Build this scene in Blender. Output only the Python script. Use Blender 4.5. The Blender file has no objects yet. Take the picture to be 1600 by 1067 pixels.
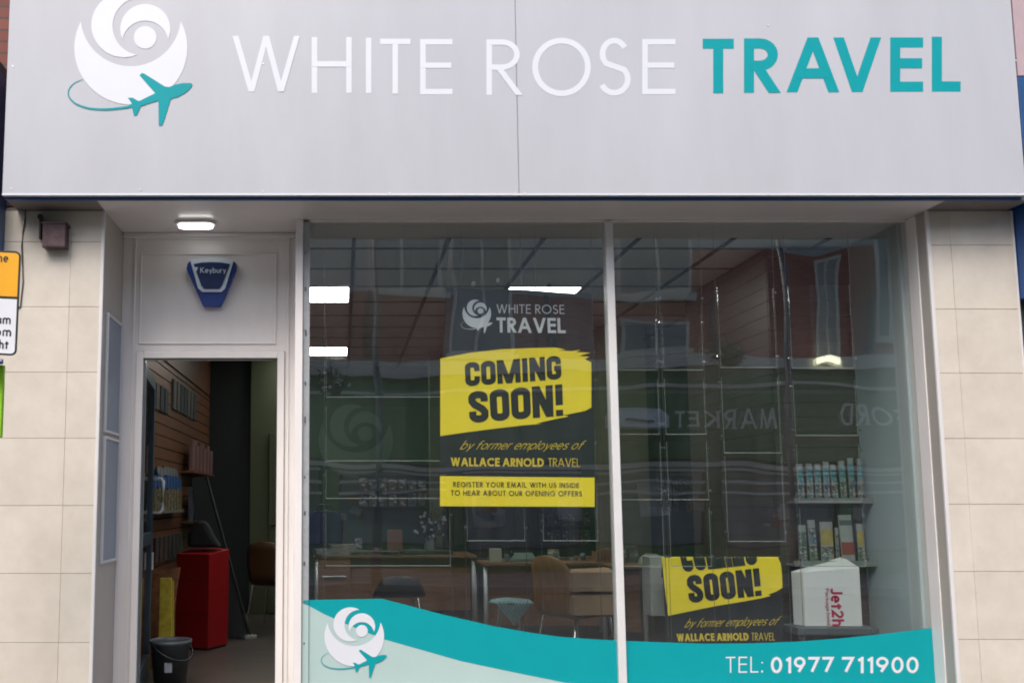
import bpy, bmesh, math, random
from mathutils import Vector, Matrix
from mathutils.geometry import tessellate_polygon
random.seed(7)
R = math.radians
C = bpy.context.scene.collection
S = bpy.context.scene

# ------------------------------------------------------------------ camera, sky, sun, exposure
E = 1.37                      # eye height above the pavement
PITCH = R(6.28)
FPX = 1500.0                  # focal length in photo pixels
PCX, PCY = 535.0, 620.0       # principal point
cam_d = bpy.data.cameras.new('camera'); cam = bpy.data.objects.new('camera', cam_d); C.objects.link(cam)
cam.location = (0, 0, E); cam.rotation_euler = (R(90) + PITCH, 0, 0)
cam_d.sensor_width = 36; cam_d.lens = FPX / 1600 * 36
cam_d.shift_x = (800 - PCX) / 1600; cam_d.shift_y = (PCY - 533.5) / 1600
cam_d.clip_start = 0.05; cam_d.clip_end = 500
S.camera = cam
w = bpy.data.worlds.new('World'); S.world = w; w.use_nodes = True
nt = w.node_tree; nt.nodes.clear()
sky = nt.nodes.new('ShaderNodeTexSky'); sky.sky_type = 'NISHITA'; sky.sun_disc = False
SUN_EL, SUN_AZ = R(52), R(200)
sky.sun_elevation = SUN_EL; sky.sun_rotation = SUN_AZ; sky.air_density = 1.0; sky.dust_density = 3.5; sky.ozone_density = 1.0
bg = nt.nodes.new('ShaderNodeBackground'); bg.inputs['Strength'].default_value = 0.13
wo = nt.nodes.new('ShaderNodeOutputWorld')
nt.links.new(sky.outputs[0], bg.inputs[0]); nt.links.new(bg.outputs[0], wo.inputs[0])
sd = bpy.data.lights.new('sun', 'SUN'); sun = bpy.data.objects.new('sun', sd); C.objects.link(sun)
sd.energy = 1.1; sd.angle = R(35); sd.color = (1.0, 0.965, 0.93)
# direction towards the sun (Nishita: rotation is measured from +Y, clockwise)
sv = Vector((math.sin(SUN_AZ) * math.cos(SUN_EL), math.cos(SUN_AZ) * math.cos(SUN_EL), math.sin(SUN_EL)))
sun.rotation_euler = sv.to_track_quat('Z', 'Y').to_euler(); sun.location = (0, -3, 12)
S.view_settings.view_transform = 'Standard'; S.view_settings.look = 'None'; S.view_settings.gamma = 1
S.view_settings.exposure = 1.05
S.cycles.use_denoising = True; S.cycles.filter_width = 1.9
S.cycles.max_bounces = 10; S.cycles.transparent_max_bounces = 48; S.cycles.sample_clamp_indirect = 4
S.cycles.caustics_reflective = False; S.cycles.caustics_refractive = False

cP, sP = math.cos(PITCH), math.sin(PITCH)
def at(px, py, Y):
    """the point at distance Y in front of the eye that the photo shows at pixel (px, py)"""
    a = (px - PCX) / FPX; b = (PCY - py) / FPX
    k = Y / (cP - b * sP)
    return Vector((a * k, Y, E + (sP + b * cP) * k))
FL = E - 1.25                 # shop floor level

# ------------------------------------------------------------------ materials
MATS = {}
def mat(name, col, rough=0.6, metal=0.0, var=0.06, scale=6.0, bump=0.0, bscale=40.0, spec=0.5, stretch=(1, 1, 1), col2=None, emit=None, coat=0.0):
    if name in MATS: return MATS[name]
    m = bpy.data.materials.new(name); m.use_nodes = True; n = m.node_tree; b = n.nodes['Principled BSDF']
    b.inputs['Roughness'].default_value = rough; b.inputs['Metallic'].default_value = metal
    b.inputs['Specular IOR Level'].default_value = spec
    if coat: b.inputs['Coat Weight'].default_value = coat
    tc = n.nodes.new('ShaderNodeTexCoord'); mp = n.nodes.new('ShaderNodeMapping'); mp.inputs['Scale'].default_value = stretch
    n.links.new(tc.outputs['Object'], mp.inputs[0])
    nz = n.nodes.new('ShaderNodeTexNoise'); nz.inputs['Scale'].default_value = scale; nz.inputs['Detail'].default_value = 6; nz.inputs['Roughness'].default_value = 0.65
    n.links.new(mp.outputs[0], nz.inputs['Vector'])
    rp = n.nodes.new('ShaderNodeValToRGB')
    c1 = tuple(max(0, c * (1 - var)) for c in col); c2 = col2 if col2 else tuple(min(1, c * (1 + var)) for c in col)
    rp.color_ramp.elements[0].color = (*c1, 1); rp.color_ramp.elements[1].color = (*c2, 1)
    rp.color_ramp.elements[0].position = 0.3; rp.color_ramp.elements[1].position = 0.7
    n.links.new(nz.outputs['Fac'], rp.inputs[0]); n.links.new(rp.outputs[0], b.inputs['Base Color'])
    if bump:
        n2 = n.nodes.new('ShaderNodeTexNoise'); n2.inputs['Scale'].default_value = bscale; n2.inputs['Detail'].default_value = 4
        n.links.new(mp.outputs[0], n2.inputs['Vector'])
        bp = n.nodes.new('ShaderNodeBump'); bp.inputs['Strength'].default_value = bump; bp.inputs['Distance'].default_value = 0.004
        n.links.new(n2.outputs['Fac'], bp.inputs['Height']); n.links.new(bp.outputs[0], b.inputs['Normal'])
    if emit:
        b.inputs['Emission Color'].default_value = (*emit[0], 1); b.inputs['Emission Strength'].default_value = emit[1]
    MATS[name] = m; return m

def glass(name, tint=(0.97, 0.99, 0.98), base=0.045, wave=0.0, rough=0.0, dust=0.0):
    m = bpy.data.materials.new(name); m.use_nodes = True; n = m.node_tree; n.nodes.clear()
    out = n.nodes.new('ShaderNodeOutputMaterial'); mx = n.nodes.new('ShaderNodeMixShader')
    tr = n.nodes.new('ShaderNodeBsdfTransparent'); tr.inputs[0].default_value = (*tint, 1)
    gl = n.nodes.new('ShaderNodeBsdfGlossy'); gl.inputs['Roughness'].default_value = rough; gl.inputs['Color'].default_value = (1, 1, 1, 1)
    lw = n.nodes.new('ShaderNodeLayerWeight'); lw.inputs[0].default_value = 0.5
    pw = n.nodes.new('ShaderNodeMath'); pw.operation = 'POWER'; pw.inputs[1].default_value = 4.0
    ml = n.nodes.new('ShaderNodeMath'); ml.operation = 'MULTIPLY_ADD'; ml.inputs[1].default_value = 0.7; ml.inputs[2].default_value = base
    n.links.new(lw.outputs['Facing'], pw.inputs[0]); n.links.new(pw.outputs[0], ml.inputs[0]); n.links.new(ml.outputs[0], mx.inputs[0])
    if wave:
        tc = n.nodes.new('ShaderNodeTexCoord'); nz = n.nodes.new('ShaderNodeTexNoise'); nz.inputs['Scale'].default_value = 1.1; nz.inputs['Detail'].default_value = 1.5
        bp = n.nodes.new('ShaderNodeBump'); bp.inputs['Strength'].default_value = 1.0; bp.inputs['Distance'].default_value = wave
        n.links.new(tc.outputs['Object'], nz.inputs['Vector']); n.links.new(nz.outputs['Fac'], bp.inputs['Height']); n.links.new(bp.outputs[0], gl.inputs['Normal'])
    n.links.new(tr.outputs[0], mx.inputs[1]); n.links.new(gl.outputs[0], mx.inputs[2]); n.links.new(mx.outputs[0], out.inputs[0])
    if dust:
        df = n.nodes.new('ShaderNodeBsdfDiffuse'); df.inputs[0].default_value = (.62, .62, .58, 1); m2 = n.nodes.new('ShaderNodeMixShader')
        tc2 = n.nodes.new('ShaderNodeTexCoord'); mp = n.nodes.new('ShaderNodeMapping'); mp.inputs['Scale'].default_value = (7, 7, 1.2)
        z2 = n.nodes.new('ShaderNodeTexNoise'); z2.inputs['Scale'].default_value = 1.3; z2.inputs['Detail'].default_value = 7; z2.inputs['Roughness'].default_value = .7
        mr = n.nodes.new('ShaderNodeMapRange'); mr.inputs['From Min'].default_value = .35; mr.inputs['From Max'].default_value = .7; mr.inputs['To Min'].default_value = dust * .35; mr.inputs['To Max'].default_value = dust * 1.5
        n.links.new(tc2.outputs['Object'], mp.inputs[0]); n.links.new(mp.outputs[0], z2.inputs['Vector']); n.links.new(z2.outputs['Fac'], mr.inputs[0])
        n.links.new(mr.outputs[0], m2.inputs[0]); n.links.new(mx.outputs[0], m2.inputs[1]); n.links.new(df.outputs[0], m2.inputs[2]); n.links.new(m2.outputs[0], out.inputs[0])
    MATS[name] = m; return m

def islands(m, amt):
    # each separate tile gets its own slight tone
    n = m.node_tree; b = n.nodes['Principled BSDF']; src = b.inputs['Base Color'].links[0].from_socket
    g = n.nodes.new('ShaderNodeNewGeometry'); mr = n.nodes.new('ShaderNodeMapRange'); mr.inputs['To Min'].default_value = 1 - amt; mr.inputs['To Max'].default_value = 1 + amt
    hs = n.nodes.new('ShaderNodeHueSaturation'); n.links.new(g.outputs['Random Per Island'], mr.inputs[0]); n.links.new(mr.outputs[0], hs.inputs['Value'])
    n.links.new(src, hs.inputs['Color']); n.links.new(hs.outputs[0], b.inputs['Base Color'])

def printed(name, a, b, c, scale=45):
    # glossy cover print: blocks of picture colour with pale gaps
    m = bpy.data.materials.new(name); m.use_nodes = True; n = m.node_tree; bs = n.nodes['Principled BSDF']; bs.inputs['Roughness'].default_value = .3
    tc = n.nodes.new('ShaderNodeTexCoord'); mp = n.nodes.new('ShaderNodeMapping'); mp.inputs['Scale'].default_value = (1, 1, 1.6)
    vo = n.nodes.new('ShaderNodeTexVoronoi'); vo.distance = 'CHEBYCHEV'; vo.inputs['Scale'].default_value = scale
    n.links.new(tc.outputs['Object'], mp.inputs[0]); n.links.new(mp.outputs[0], vo.inputs['Vector'])
    sp = n.nodes.new('ShaderNodeSeparateColor'); n.links.new(vo.outputs['Color'], sp.inputs[0])
    rp = n.nodes.new('ShaderNodeValToRGB'); rp.color_ramp.interpolation = 'CONSTANT'
    e = rp.color_ramp.elements; e[0].color = (*a, 1); e[1].position = .35; e[1].color = (*b, 1)
    q = e.new(.62); q.color = (*c, 1); q = e.new(.86); q.color = (.34, .34, .32, 1)
    n.links.new(sp.outputs[0], rp.inputs[0]); n.links.new(rp.outputs[0], bs.inputs['Base Color']); MATS[name] = m; return m

def wood(name, c1, c2, rough=0.45, scale=3.0, stretch=(1, 12, 12), plank=None):
    m = mat(name, c1, rough, var=0.12, scale=scale, stretch=stretch, col2=c2, bump=0.15, bscale=8)
    return m

def brickmat(name, a, b, mortar):
    m = bpy.data.materials.new(name); m.use_nodes = True; n = m.node_tree; bs = n.nodes['Principled BSDF']; bs.inputs['Roughness'].default_value = 0.9
    tc = n.nodes.new('ShaderNodeTexCoord'); sp = n.nodes.new('ShaderNodeSeparateXYZ'); cb = n.nodes.new('ShaderNodeCombineXYZ')
    n.links.new(tc.outputs['Object'], sp.inputs[0]); n.links.new(sp.outputs[0], cb.inputs[0]); n.links.new(sp.outputs[2], cb.inputs[1])
    br = n.nodes.new('ShaderNodeTexBrick'); br.inputs['Scale'].default_value = 1.0
    br.inputs['Brick Width'].default_value = 0.225; br.inputs['Row Height'].default_value = 0.075; br.inputs['Mortar Size'].default_value = 0.006
    br.inputs['Color1'].default_value = (*a, 1); br.inputs['Color2'].default_value = (*b, 1); br.inputs['Mortar'].default_value = (*mortar, 1)
    n.links.new(cb.outputs[0], br.inputs['Vector']); n.links.new(br.outputs['Color'], bs.inputs['Base Color'])
    bp = n.nodes.new('ShaderNodeBump'); bp.inputs['Strength'].default_value = 0.6; bp.inputs['Distance'].default_value = 0.006; bp.invert = True
    n.links.new(br.outputs['Fac'], bp.inputs['Height']); n.links.new(bp.outputs[0], bs.inputs['Normal'])
    MATS[name] = m; return m

fascia_m = mat('fascia_grey', (0.47, 0.477, 0.507), 0.30, var=0.06, scale=1.1, bump=0.25, bscale=1.3, spec=0.4, stretch=(1.6, 1, .45))
white_v = mat('white_vinyl', (0.66, 0.68, 0.725), 0.4, var=0.015)
teal_v = mat('teal_vinyl', (0.004, 0.305, 0.335), 0.45, var=0.03, spec=.15)
blue_p = mat('blue_paint', (0.014, 0.07, 0.20), 0.35, var=0.2, scale=5)
tile_m = mat('cream_tile', (0.585, 0.53, 0.45), 0.38, var=0.03, scale=5, bump=0.12, bscale=22, col2=(0.665, 0.61, 0.525)); islands(tile_m, .035)
grout_m = mat('grout', (0.22, 0.19, 0.165), 0.9, var=0.3)
trim_m = mat('white_trim', (0.68, 0.66, 0.65), 0.35, var=0.03)
pvc_m = mat('white_frame_paint', (0.78, 0.745, 0.725), 0.3, var=0.045, scale=5, spec=0.5, stretch=(1, 1, .35))
reveal_m = mat('reveal_panel', (0.40, 0.365, 0.33), 0.35, var=0.04, scale=4)
soffit_m = mat('soffit_panel', (0.70, 0.655, 0.64), 0.22, var=0.03, scale=3)
alu_m = mat('aluminium', (0.62, 0.62, 0.63), 0.3, metal=0.55, var=0.05)
silver_m = mat('silver_frame', (0.68, 0.69, 0.71), 0.35, metal=0.4, var=0.05)
board_m = mat('grey_noticeboard', (0.22, 0.26, 0.32), 0.35, var=0.05, scale=3)
dark_alu = mat('dark_blue_grey_frame', (0.045, 0.07, 0.095), 0.35, var=0.1)
black_m = mat('black_plastic', (0.012, 0.012, 0.014), 0.45, var=0.2)
dkgrey_m = mat('dark_grey_plastic', (0.075, 0.088, 0.10), 0.45, var=0.1)
chrome_m = mat('chrome', (0.7, 0.7, 0.7), 0.18, metal=1.0, var=0.02)
slat_m = wood('slatwall_wood', (0.11, 0.046, 0.022), (0.17, 0.074, 0.036), 0.4, stretch=(14, 1.2, 14))
slat_dk = wood('dark_slatwall_wood', (0.045, 0.032, 0.026), (0.07, 0.048, 0.038), 0.4, stretch=(1.2, 14, 14))
slat_back = mat('slat_groove', (0.03, 0.016, 0.01), 0.8)
floor_m = wood('laminate', (0.055, 0.046, 0.038), (0.11, 0.092, 0.078), 0.35, scale=2.5, stretch=(1.5, 14, 1))
green_w = mat('green_wall_paint', (0.035, 0.062, 0.045), 0.8, var=0.06, scale=2)
olive_w = mat('olive_wall_paint', (0.12, 0.14, 0.08), 0.8, var=0.08, scale=2)
dark_w = mat('dark_wall_paint', (0.028, 0.036, 0.036), 0.8, var=0.1, scale=2)
bluegrey_w = mat('blue_grey_wall_paint', (0.42, 0.50, 0.52), 0.7, var=0.05, scale=2)
ceil_m = mat('ceiling_tile', (0.78, 0.79, 0.77), 0.9, var=0.04, scale=20, bump=0.1, bscale=90)
grid_m = mat('ceiling_grid', (0.10, 0.095, 0.09), 0.6, var=0.1)
lamp_m = mat('lit_diffuser', (0.9, 0.9, 0.9), 0.5, var=0.0, emit=((0.97, 1.0, 0.96), 9.0))
led_m = mat('lit_led_lens', (0.9, 0.9, 0.9), 0.4, var=0.0, emit=((1.0, 1.0, 0.97), 2.4))
desk_m = wood('desk_wood', (0.27, 0.13, 0.07), (0.36, 0.19, 0.105), 0.35, stretch=(1, 9, 9))
chair_m = wood('beech_ply', (0.36, 0.17, 0.06), (0.47, 0.24, 0.09), 0.3, stretch=(9, 9, 1.2))
card_m = mat('cardboard', (0.40, 0.26, 0.15), 0.85, var=0.08, scale=8)
paper_m = mat('white_card', (0.66, 0.67, 0.68), 0.6, var=0.03)
poster_dk = mat('poster_charcoal', (0.014, 0.018, 0.022), 0.42, var=0.08)
yellow_m = mat('poster_yellow', (0.97, 0.76, 0.03), 0.45, var=0.03)
ink_m = mat('poster_black_ink', (0.014, 0.014, 0.016), 0.5, var=0.1)
gold_m = mat('poster_yellow_ink', (0.75, 0.56, 0.05), 0.5, var=0.03)
glass_m = glass('window_glass', (0.93, 0.955, 0.945), 0.095, wave=0.0055, dust=0.009)
doorglass_m = glass('door_glass', (0.8, 0.85, 0.85), 0.05)
acry_m = glass('clear_acrylic', (0.97, 0.985, 0.98), 0.04)
acry_edge = mat('acrylic_edge', (0.34, 0.37, 0.35), 0.2, var=0.05, spec=0.8)
frost_m = mat('frosted_vinyl', (0.40, 0.53, 0.51), 0.55, var=0.03, scale=2)

# ------------------------------------------------------------------ mesh builder
class MB:
    def __init__(s): s.v = []; s.f = []
    def quad(s, pts):
        k = len(s.v); s.v += [Vector(p) for p in pts]; s.f.append(tuple(range(k, k + len(pts)))); return s
    def box(s, x0, x1, y0, y1, z0, z1):
        k = len(s.v)
        for z in (z0, z1):
            for x, y in ((x0, y0), (x1, y0), (x1, y1), (x0, y1)): s.v.append(Vector((x, y, z)))
        for f in ((3, 2, 1, 0), (4, 5, 6, 7), (0, 1, 5, 4), (1, 2, 6, 5), (2, 3, 7, 6), (3, 0, 4, 7)): s.f.append(tuple(k + i for i in f))
        return s
    def hexa(s, a):     # 8 points: bottom ring then top ring
        k = len(s.v); s.v += [Vector(p) for p in a]
        for f in ((3, 2, 1, 0), (4, 5, 6, 7), (0, 1, 5, 4), (1, 2, 6, 5), (2, 3, 7, 6), (3, 0, 4, 7)): s.f.append(tuple(k + i for i in f))
        return s
    def prism(s, pts, off):    # planar polygon pts (3D) extruded by vector off
        n = len(pts); k = len(s.v); off = Vector(off); P = [Vector(p) for p in pts]
        s.v += P + [p + off for p in P]
        for t in tessellate_polygon([P]): s.f.append((k + t[0], k + t[1], k + t[2])); s.f.append((k + n + t[2], k + n + t[1], k + n + t[0]))
        for i in range(n): j = (i + 1) % n; s.f.append((k + i, k + j, k + n + j, k + n + i))
        return s
    def poly(s, pts):
        k = len(s.v); P = [Vector(p) for p in pts]; s.v += P
        for t in tessellate_polygon([P]): s.f.append((k + t[0], k + t[1], k + t[2]))
        return s
    def tube(s, pts, r, n=8, caps=True):
        P = [Vector(p) for p in pts]; k = len(s.v); rings = []
        up = Vector((0, 0, 1))
        for i, p in enumerate(P):
            d = (P[min(i + 1, len(P) - 1)] - P[max(i - 1, 0)]).normalized()
            a = d.cross(up)
            if a.length < 1e-3: a = d.cross(Vector((0, 1, 0)))
            a.normalize(); b = a.cross(d).normalized()
            rr = r[i] if isinstance(r, (list, tuple)) else r
            for j in range(n):
                t = 2 * math.pi * j / n; s.v.append(p + a * rr * math.cos(t) + b * rr * math.sin(t))
        for i in range(len(P) - 1):
            for j in range(n):
                s.f.append((k + i * n + j, k + i * n + (j + 1) % n, k + (i + 1) * n + (j + 1) % n, k + (i + 1) * n + j))
        if caps: s.f.append(tuple(k + j for j in range(n))[::-1]); s.f.append(tuple(k + (len(P) - 1) * n + j for j in range(n)))
        return s
    def lathe(s, c, prof, n=24):
        k = len(s.v); c = Vector(c)
        for r, z in prof:
            for j in range(n): t = 2 * math.pi * j / n; s.v.append(c + Vector((r * math.cos(t), r * math.sin(t), z)))
        for i in range(len(prof) - 1):
            for j in range(n): s.f.append((k + i * n + j, k + i * n + (j + 1) % n, k + (i + 1) * n + (j + 1) % n, k + (i + 1) * n + j))
        return s
    def ball(s, c, r, n=8):
        prof = [(max(1e-4, r * math.sin(math.pi * i / n)), -r * math.cos(math.pi * i / n)) for i in range(n + 1)]
        return s.lathe(c, prof, n * 2)
    def build(s, name, m, parent=None, bevel=0.0, smooth=False, solid=0.0):
        org = parent_origin(parent)
        me = bpy.data.meshes.new(name)
        me.from_pydata([tuple(v - org) for v in s.v], [], s.f); me.update()
        b = bmesh.new(); b.from_mesh(me); bmesh.ops.recalc_face_normals(b, faces=b.faces) if not getattr(s, 'flat', False) else None; b.to_mesh(me); b.free()
        o = bpy.data.objects.new(name, me); C.objects.link(o)
        if isinstance(m, (list, tuple)):
            for q in m: me.materials.append(q)
        else: me.materials.append(m)
        if parent is not None: o.parent = parent
        if solid:
            md = o.modifiers.new('solid', 'SOLIDIFY'); md.thickness = solid; md.offset = 0
        if bevel:
            md = o.modifiers.new('bevel', 'BEVEL'); md.width = bevel; md.segments = 2; md.limit_method = 'ANGLE'
        if smooth:
            for p in me.polygons: p.use_smooth = True
        return o
def parent_origin(p):
    v = Vector((0, 0, 0))
    while p is not None: v += p.location; p = p.parent
    return v
def tag(o, label=None, cat=None, group=None, kind=None):
    if label: o['label'] = label
    if cat: o['category'] = cat
    if group: o['group'] = group
    if kind: o['kind'] = kind
    return o
def thing(name, loc, label, cat, group=None):
    o = bpy.data.objects.new(name, None); C.objects.link(o); o.location = loc; o.empty_display_size = 0.1
    return tag(o, label, cat, group)
def struct(name, mb, m, **k):
    o = mb.build(name, m, None, **k); o['kind'] = 'structure'; return o
def dup(root, loc, label, rz=None):
    r = root.copy(); C.objects.link(r); r.location = loc
    if rz is not None: r.rotation_euler = (0, 0, rz)
    r['label'] = label
    for ch in list(root.children):
        c = ch.copy(); C.objects.link(c); c.parent = r
        for g in list(ch.children):
            d = g.copy(); C.objects.link(d); d.parent = c
    return r
def B(*a): return MB().box(*a)

# ------------------------------------------------------------------ stroke lettering
def arc(cx, cy, rx, ry, a0, a1, n=18):
    return [(cx + rx * math.cos(R(a0 + (a1 - a0) * i / n)), cy + ry * math.sin(R(a0 + (a1 - a0) * i / n))) for i in range(n + 1)]
# every glyph: width, strokes (each a centre line; 'x' marks diagonals that run past the cap lines and are cut there)
G = {
 'A': (.86, [('x', (0, 0), (.43, 1)), ('x', (.86, 0), (.43, 1)), ((.21, .31), (.65, .31))]),
 'B': (.48, [((0, 0), (0, 1)), [(0, 1), (.24, 1)] + arc(.24, .76, .2, .24, 90, -90, 10) + [(0, .52)], [(0, .52), (.24, .52)] + arc(.24, .26, .24, .26, 90, -90, 10) + [(0, 0)]]),
 'C': (.84, [arc(.5, .5, .5, .5, 42, 318, 28)]),
 'D': (.72, [((0, 0), (0, 1)), [(0, 1), (.22, 1)] + arc(.22, .5, .5, .5, 90, -90, 18) + [(0, 0)]]),
 'E': (.46, [[(.46, 1), (0, 1), (0, 0), (.46, 0)], ((0, .53), (.44, .53))]),
 'F': (.44, [[(.44, 1), (0, 1), (0, 0)], ((0, .53), (.42, .53))]),
 'G': (.95, [arc(.5, .5, .5, .5, 45, 360, 28) + [(.58, .5)]]),
 'H': (.66, [((0, 0), (0, 1)), ((.66, 0), (.66, 1)), ((0, .52), (.66, .52))]),
 'I': (.0, [((0, 0), (0, 1))]),
 'K': (.6, [((0, 0), (0, 1)), ('x', (0, .42), (.55, 1)), ('x', (.15, .55), (.62, 0))]),
 'L': (.42, [[(0, 1), (0, 0), (.42, 0)]]),
 'M': (.95, [('x', (0, 0), (.17, 1)), ('x', (.17, 1), (.475, 0)), ('x', (.475, 0), (.78, 1)), ('x', (.78, 1), (.95, 0))]),
 'N': (.72, [((0, 0), (0, 1)), ((.72, 0), (.72, 1)), ('x', (0, 1), (.72, 0))]),
 'O': (1.0, [arc(.5, .5, .5, .5, 0, 360, 36)]),
 'P': (.46, [((0, 0), (0, 1)), [(0, 1), (.2, 1)] + arc(.2, .735, .26, .265, 90, -90, 12) + [(0, .47)]]),
 'R': (.5, [((0, 0), (0, 1)), [(0, 1), (.22, 1)] + arc(.22, .75, .26, .25, 90, -90, 14) + [(0, .5)], ('x', (.16, .5), (.52, 0))]),
 'S': (.5, [arc(.25, .745, .215, .255, 28, 225, 14) + arc(.25, .26, .25, .26, 45, -155, 16)]),
 'T': (.52, [((0, 1), (.52, 1)), ((.26, 0), (.26, 1))]),
 'U': (.6, [[(0, 1)] + arc(.3, .3, .3, .3, 180, 360, 14) + [(.6, 1)]]),
 'V': (.8, [('x', (0, 1), (.4, 0)), ('x', (.8, 1), (.4, 0))]),
 'W': (1.15, [('x', (0, 1), (.3, 0)), ('x', (.3, 0), (.575, 1)), ('x', (.575, 1), (.85, 0)), ('x', (.85, 0), (1.15, 1))]),
 'Y': (.66, [('x', (0, 1), (.33, .45)), ('x', (.66, 1), (.33, .45)), ((.33, 0), (.33, .5))]),
 'J': (.36, [[(.36, 1)] + arc(.18, .2, .18, .2, 0, -160, 12)]),
 '0': (.5, [arc(.25, .5, .25, .5, 0, 360, 28)]),
 '1': (.2, [[(0, .82), (.2, 1), (.2, 0)]]),
 '2': (.5, [arc(.25, .74, .24, .26, 170, -35, 12) + [(0, 0), (.52, 0)]]),
 '7': (.5, [[(0, 1), (.5, 1), (.13, 0)]]),
 '9': (.52, [arc(.26, .7, .26, .3, 0, 360, 24), ((.5, .6), (.2, 0))]),
 ':': (.0, [((0, 0), (0, .1)), ((0, .58), (0, .68))]),
 '!': (.0, [((0, .3), (0, 1)), ((0, 0), (0, .1))]),
 '-': (.3, [((0, .5), (.3, .5))]),
 'a': (.46, [arc(.23, .33, .23, .33, 0, 360, 20), ((.46, 0), (.46, .66))]),
 'b': (.46, [((0, 0), (0, 1)), arc(.23, .33, .23, .33, 0, 360, 20)]),
 'c': (.42, [arc(.23, .33, .23, .33, 50, 310, 16)]),
 'd': (.46, [((.46, 0), (.46, 1)), arc(.23, .33, .23, .33, 0, 360, 20)]),
 'e': (.46, [[(0, .34), (.46, .34)] + arc(.23, .33, .23, .33, 5, 315, 20)]),
 'f': (.3, [[(.12, 0), (.12, .8)] + arc(.28, .82, .16, .18, 180, 80, 8), ((0, .62), (.28, .62))]),
 'g': (.46, [arc(.23, .33, .23, .33, 0, 360, 20), [(.46, .66), (.46, -.1)] + arc(.23, -.1, .23, .2, 0, -150, 10)]),
 'h': (.42, [((0, 0), (0, 1)), arc(.21, .42, .21, .24, 180, 0, 12) + [(.42, 0)]]),
 'i': (.0, [((0, 0), (0, .66)), ((0, .85), (0, .95))]),
 'k': (.38, [((0, 0), (0, 1)), ((0, .28), (.36, .66)), ((.12, .38), (.38, 0))]),
 'l': (.0, [((0, 0), (0, 1))]),
 'm': (.7, [((0, 0), (0, .66)), arc(.175, .44, .175, .22, 180, 0, 10) + [(.35, 0)], arc(.525, .44, .175, .22, 180, 0, 10) + [(.7, 0)]]),
 'n': (.4, [((0, 0), (0, .66)), arc(.2, .44, .2, .22, 180, 0, 10) + [(.4, 0)]]),
 'o': (.48, [arc(.24, .33, .24, .33, 0, 360, 20)]),
 'p': (.46, [((0, -.3), (0, .66)), arc(.23, .33, .23, .33, 0, 360, 20)]),
 'r': (.24, [((0, 0), (0, .66)), arc(.2, .42, .2, .24, 180, 80, 8)]),
 's': (.34, [arc(.17, .495, .15, .165, 30, 225, 10) + arc(.17, .165, .17, .165, 45, -150, 10)]),
 't': (.28, [((.12, 0), (.12, .92)), ((0, .64), (.28, .64))]),
 'u': (.4, [[(0, .66)] + arc(.2, .22, .2, .22, 180, 360, 10) + [(.4, .66)]]),
 'y': (.4, [((0, .66), (.22, 0)), ((.42, .66), (.12, -.3))]),
}
def rr(w, r, a=(0, 360)):   # rounded rectangle centre line, used by the condensed poster letters
    return arc(w - r, 1 - r, r, r, 0, 90, 6) + arc(r, 1 - r, r, r, 90, 180, 6) + arc(r, r, r, r, 180, 270, 6) + arc(w - r, r, r, r, 270, 360, 6)
IMP = {
 'O': (.3, [rr(.3, .14) + [(.3, 1 - .14)]]),
 'C': (.3, [[(.3, .64)] + rr(.3, .14) + [(.3, .36)]]),
 'G': (.3, [[(.3, .68)] + rr(.3, .14) + [(.3, .46), (.16, .46)]]),
 'M': (.62, [((0, 0), (0, 1)), ((.62, 0), (.62, 1)), ('x', (.03, 1), (.31, .0)), ('x', (.59, 1), (.31, .0))]),
 'I': (.0, [((0, 0), (0, 1))]),
 'N': (.34, [((0, 0), (0, 1)), ((.34, 0), (.34, 1)), ('x', (0, 1), (.34, 0))]),
 'S': (.3, [[(.3, .7)] + arc(.16, .86, .14, .14, 0, 90, 5) + arc(.14, .86, .14, .14, 90, 180, 5) + [(0, .74), (.06, .6), (.24, .4), (.3, .27)] + arc(.16, .14, .14, .14, 0, -90, 5) + arc(.14, .14, .14, .14, 270, 180, 5) + [(0, .32)]]),
 '!': (.0, [((0, .3), (0, 1)), ((0, 0), (0, .1))]),
}
def clip_y(P, lo, hi):
    for s, lim in ((1, lo), (-1, -hi)):
        out = []
        for i in range(len(P)):
            a, b = P[i], P[(i + 1) % len(P)]; fa, fb = s * a[1] - lim, s * b[1] - lim
            if fa >= 0: out.append(a)
            if (fa >= 0) != (fb >= 0): t = fa / (fa - fb); out.append((a[0] + (b[0] - a[0]) * t, a[1] + (b[1] - a[1]) * t))
        P = out
        if len(P) < 3: return []
    return P
def stroke_polys(pts, h, ext=0.0):
    P = [Vector((p[0], p[1])) for p in pts]
    Q = [P[0]]
    for p in P[1:]:
        if (p - Q[-1]).length > 1e-4: Q.append(p)
    P = Q; closed = (P[0] - P[-1]).length < 1e-3 and len(P) > 3
    if closed: P = P[:-1]
    n = len(P)
    if ext and not closed:
        P[0] = P[0] + (P[0] - P[1]).normalized() * ext; P[-1] = P[-1] + (P[-1] - P[-2]).normalized() * ext
    L, Rr = [], []
    for i in range(n):
        if closed: d0 = (P[i] - P[i - 1]).normalized(); d1 = (P[(i + 1) % n] - P[i]).normalized()
        else:
            d0 = (P[i] - P[i - 1]).normalized() if i else (P[1] - P[0]).normalized()
            d1 = (P[i + 1] - P[i]).normalized() if i < n - 1 else d0
        nn = Vector((-(d0.y + d1.y), d0.x + d1.x)).normalized(); c = max(0.35, nn.dot(Vector((-d1.y, d1.x))))
        o = nn * (h / c); L.append(P[i] + o); Rr.append(P[i] - o)
    out = []
    for i in range(n if closed else n - 1):
        j = (i + 1) % n; out.append([tuple(L[i]), tuple(L[j]), tuple(Rr[j]), tuple(Rr[i])])
    return out
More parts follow.
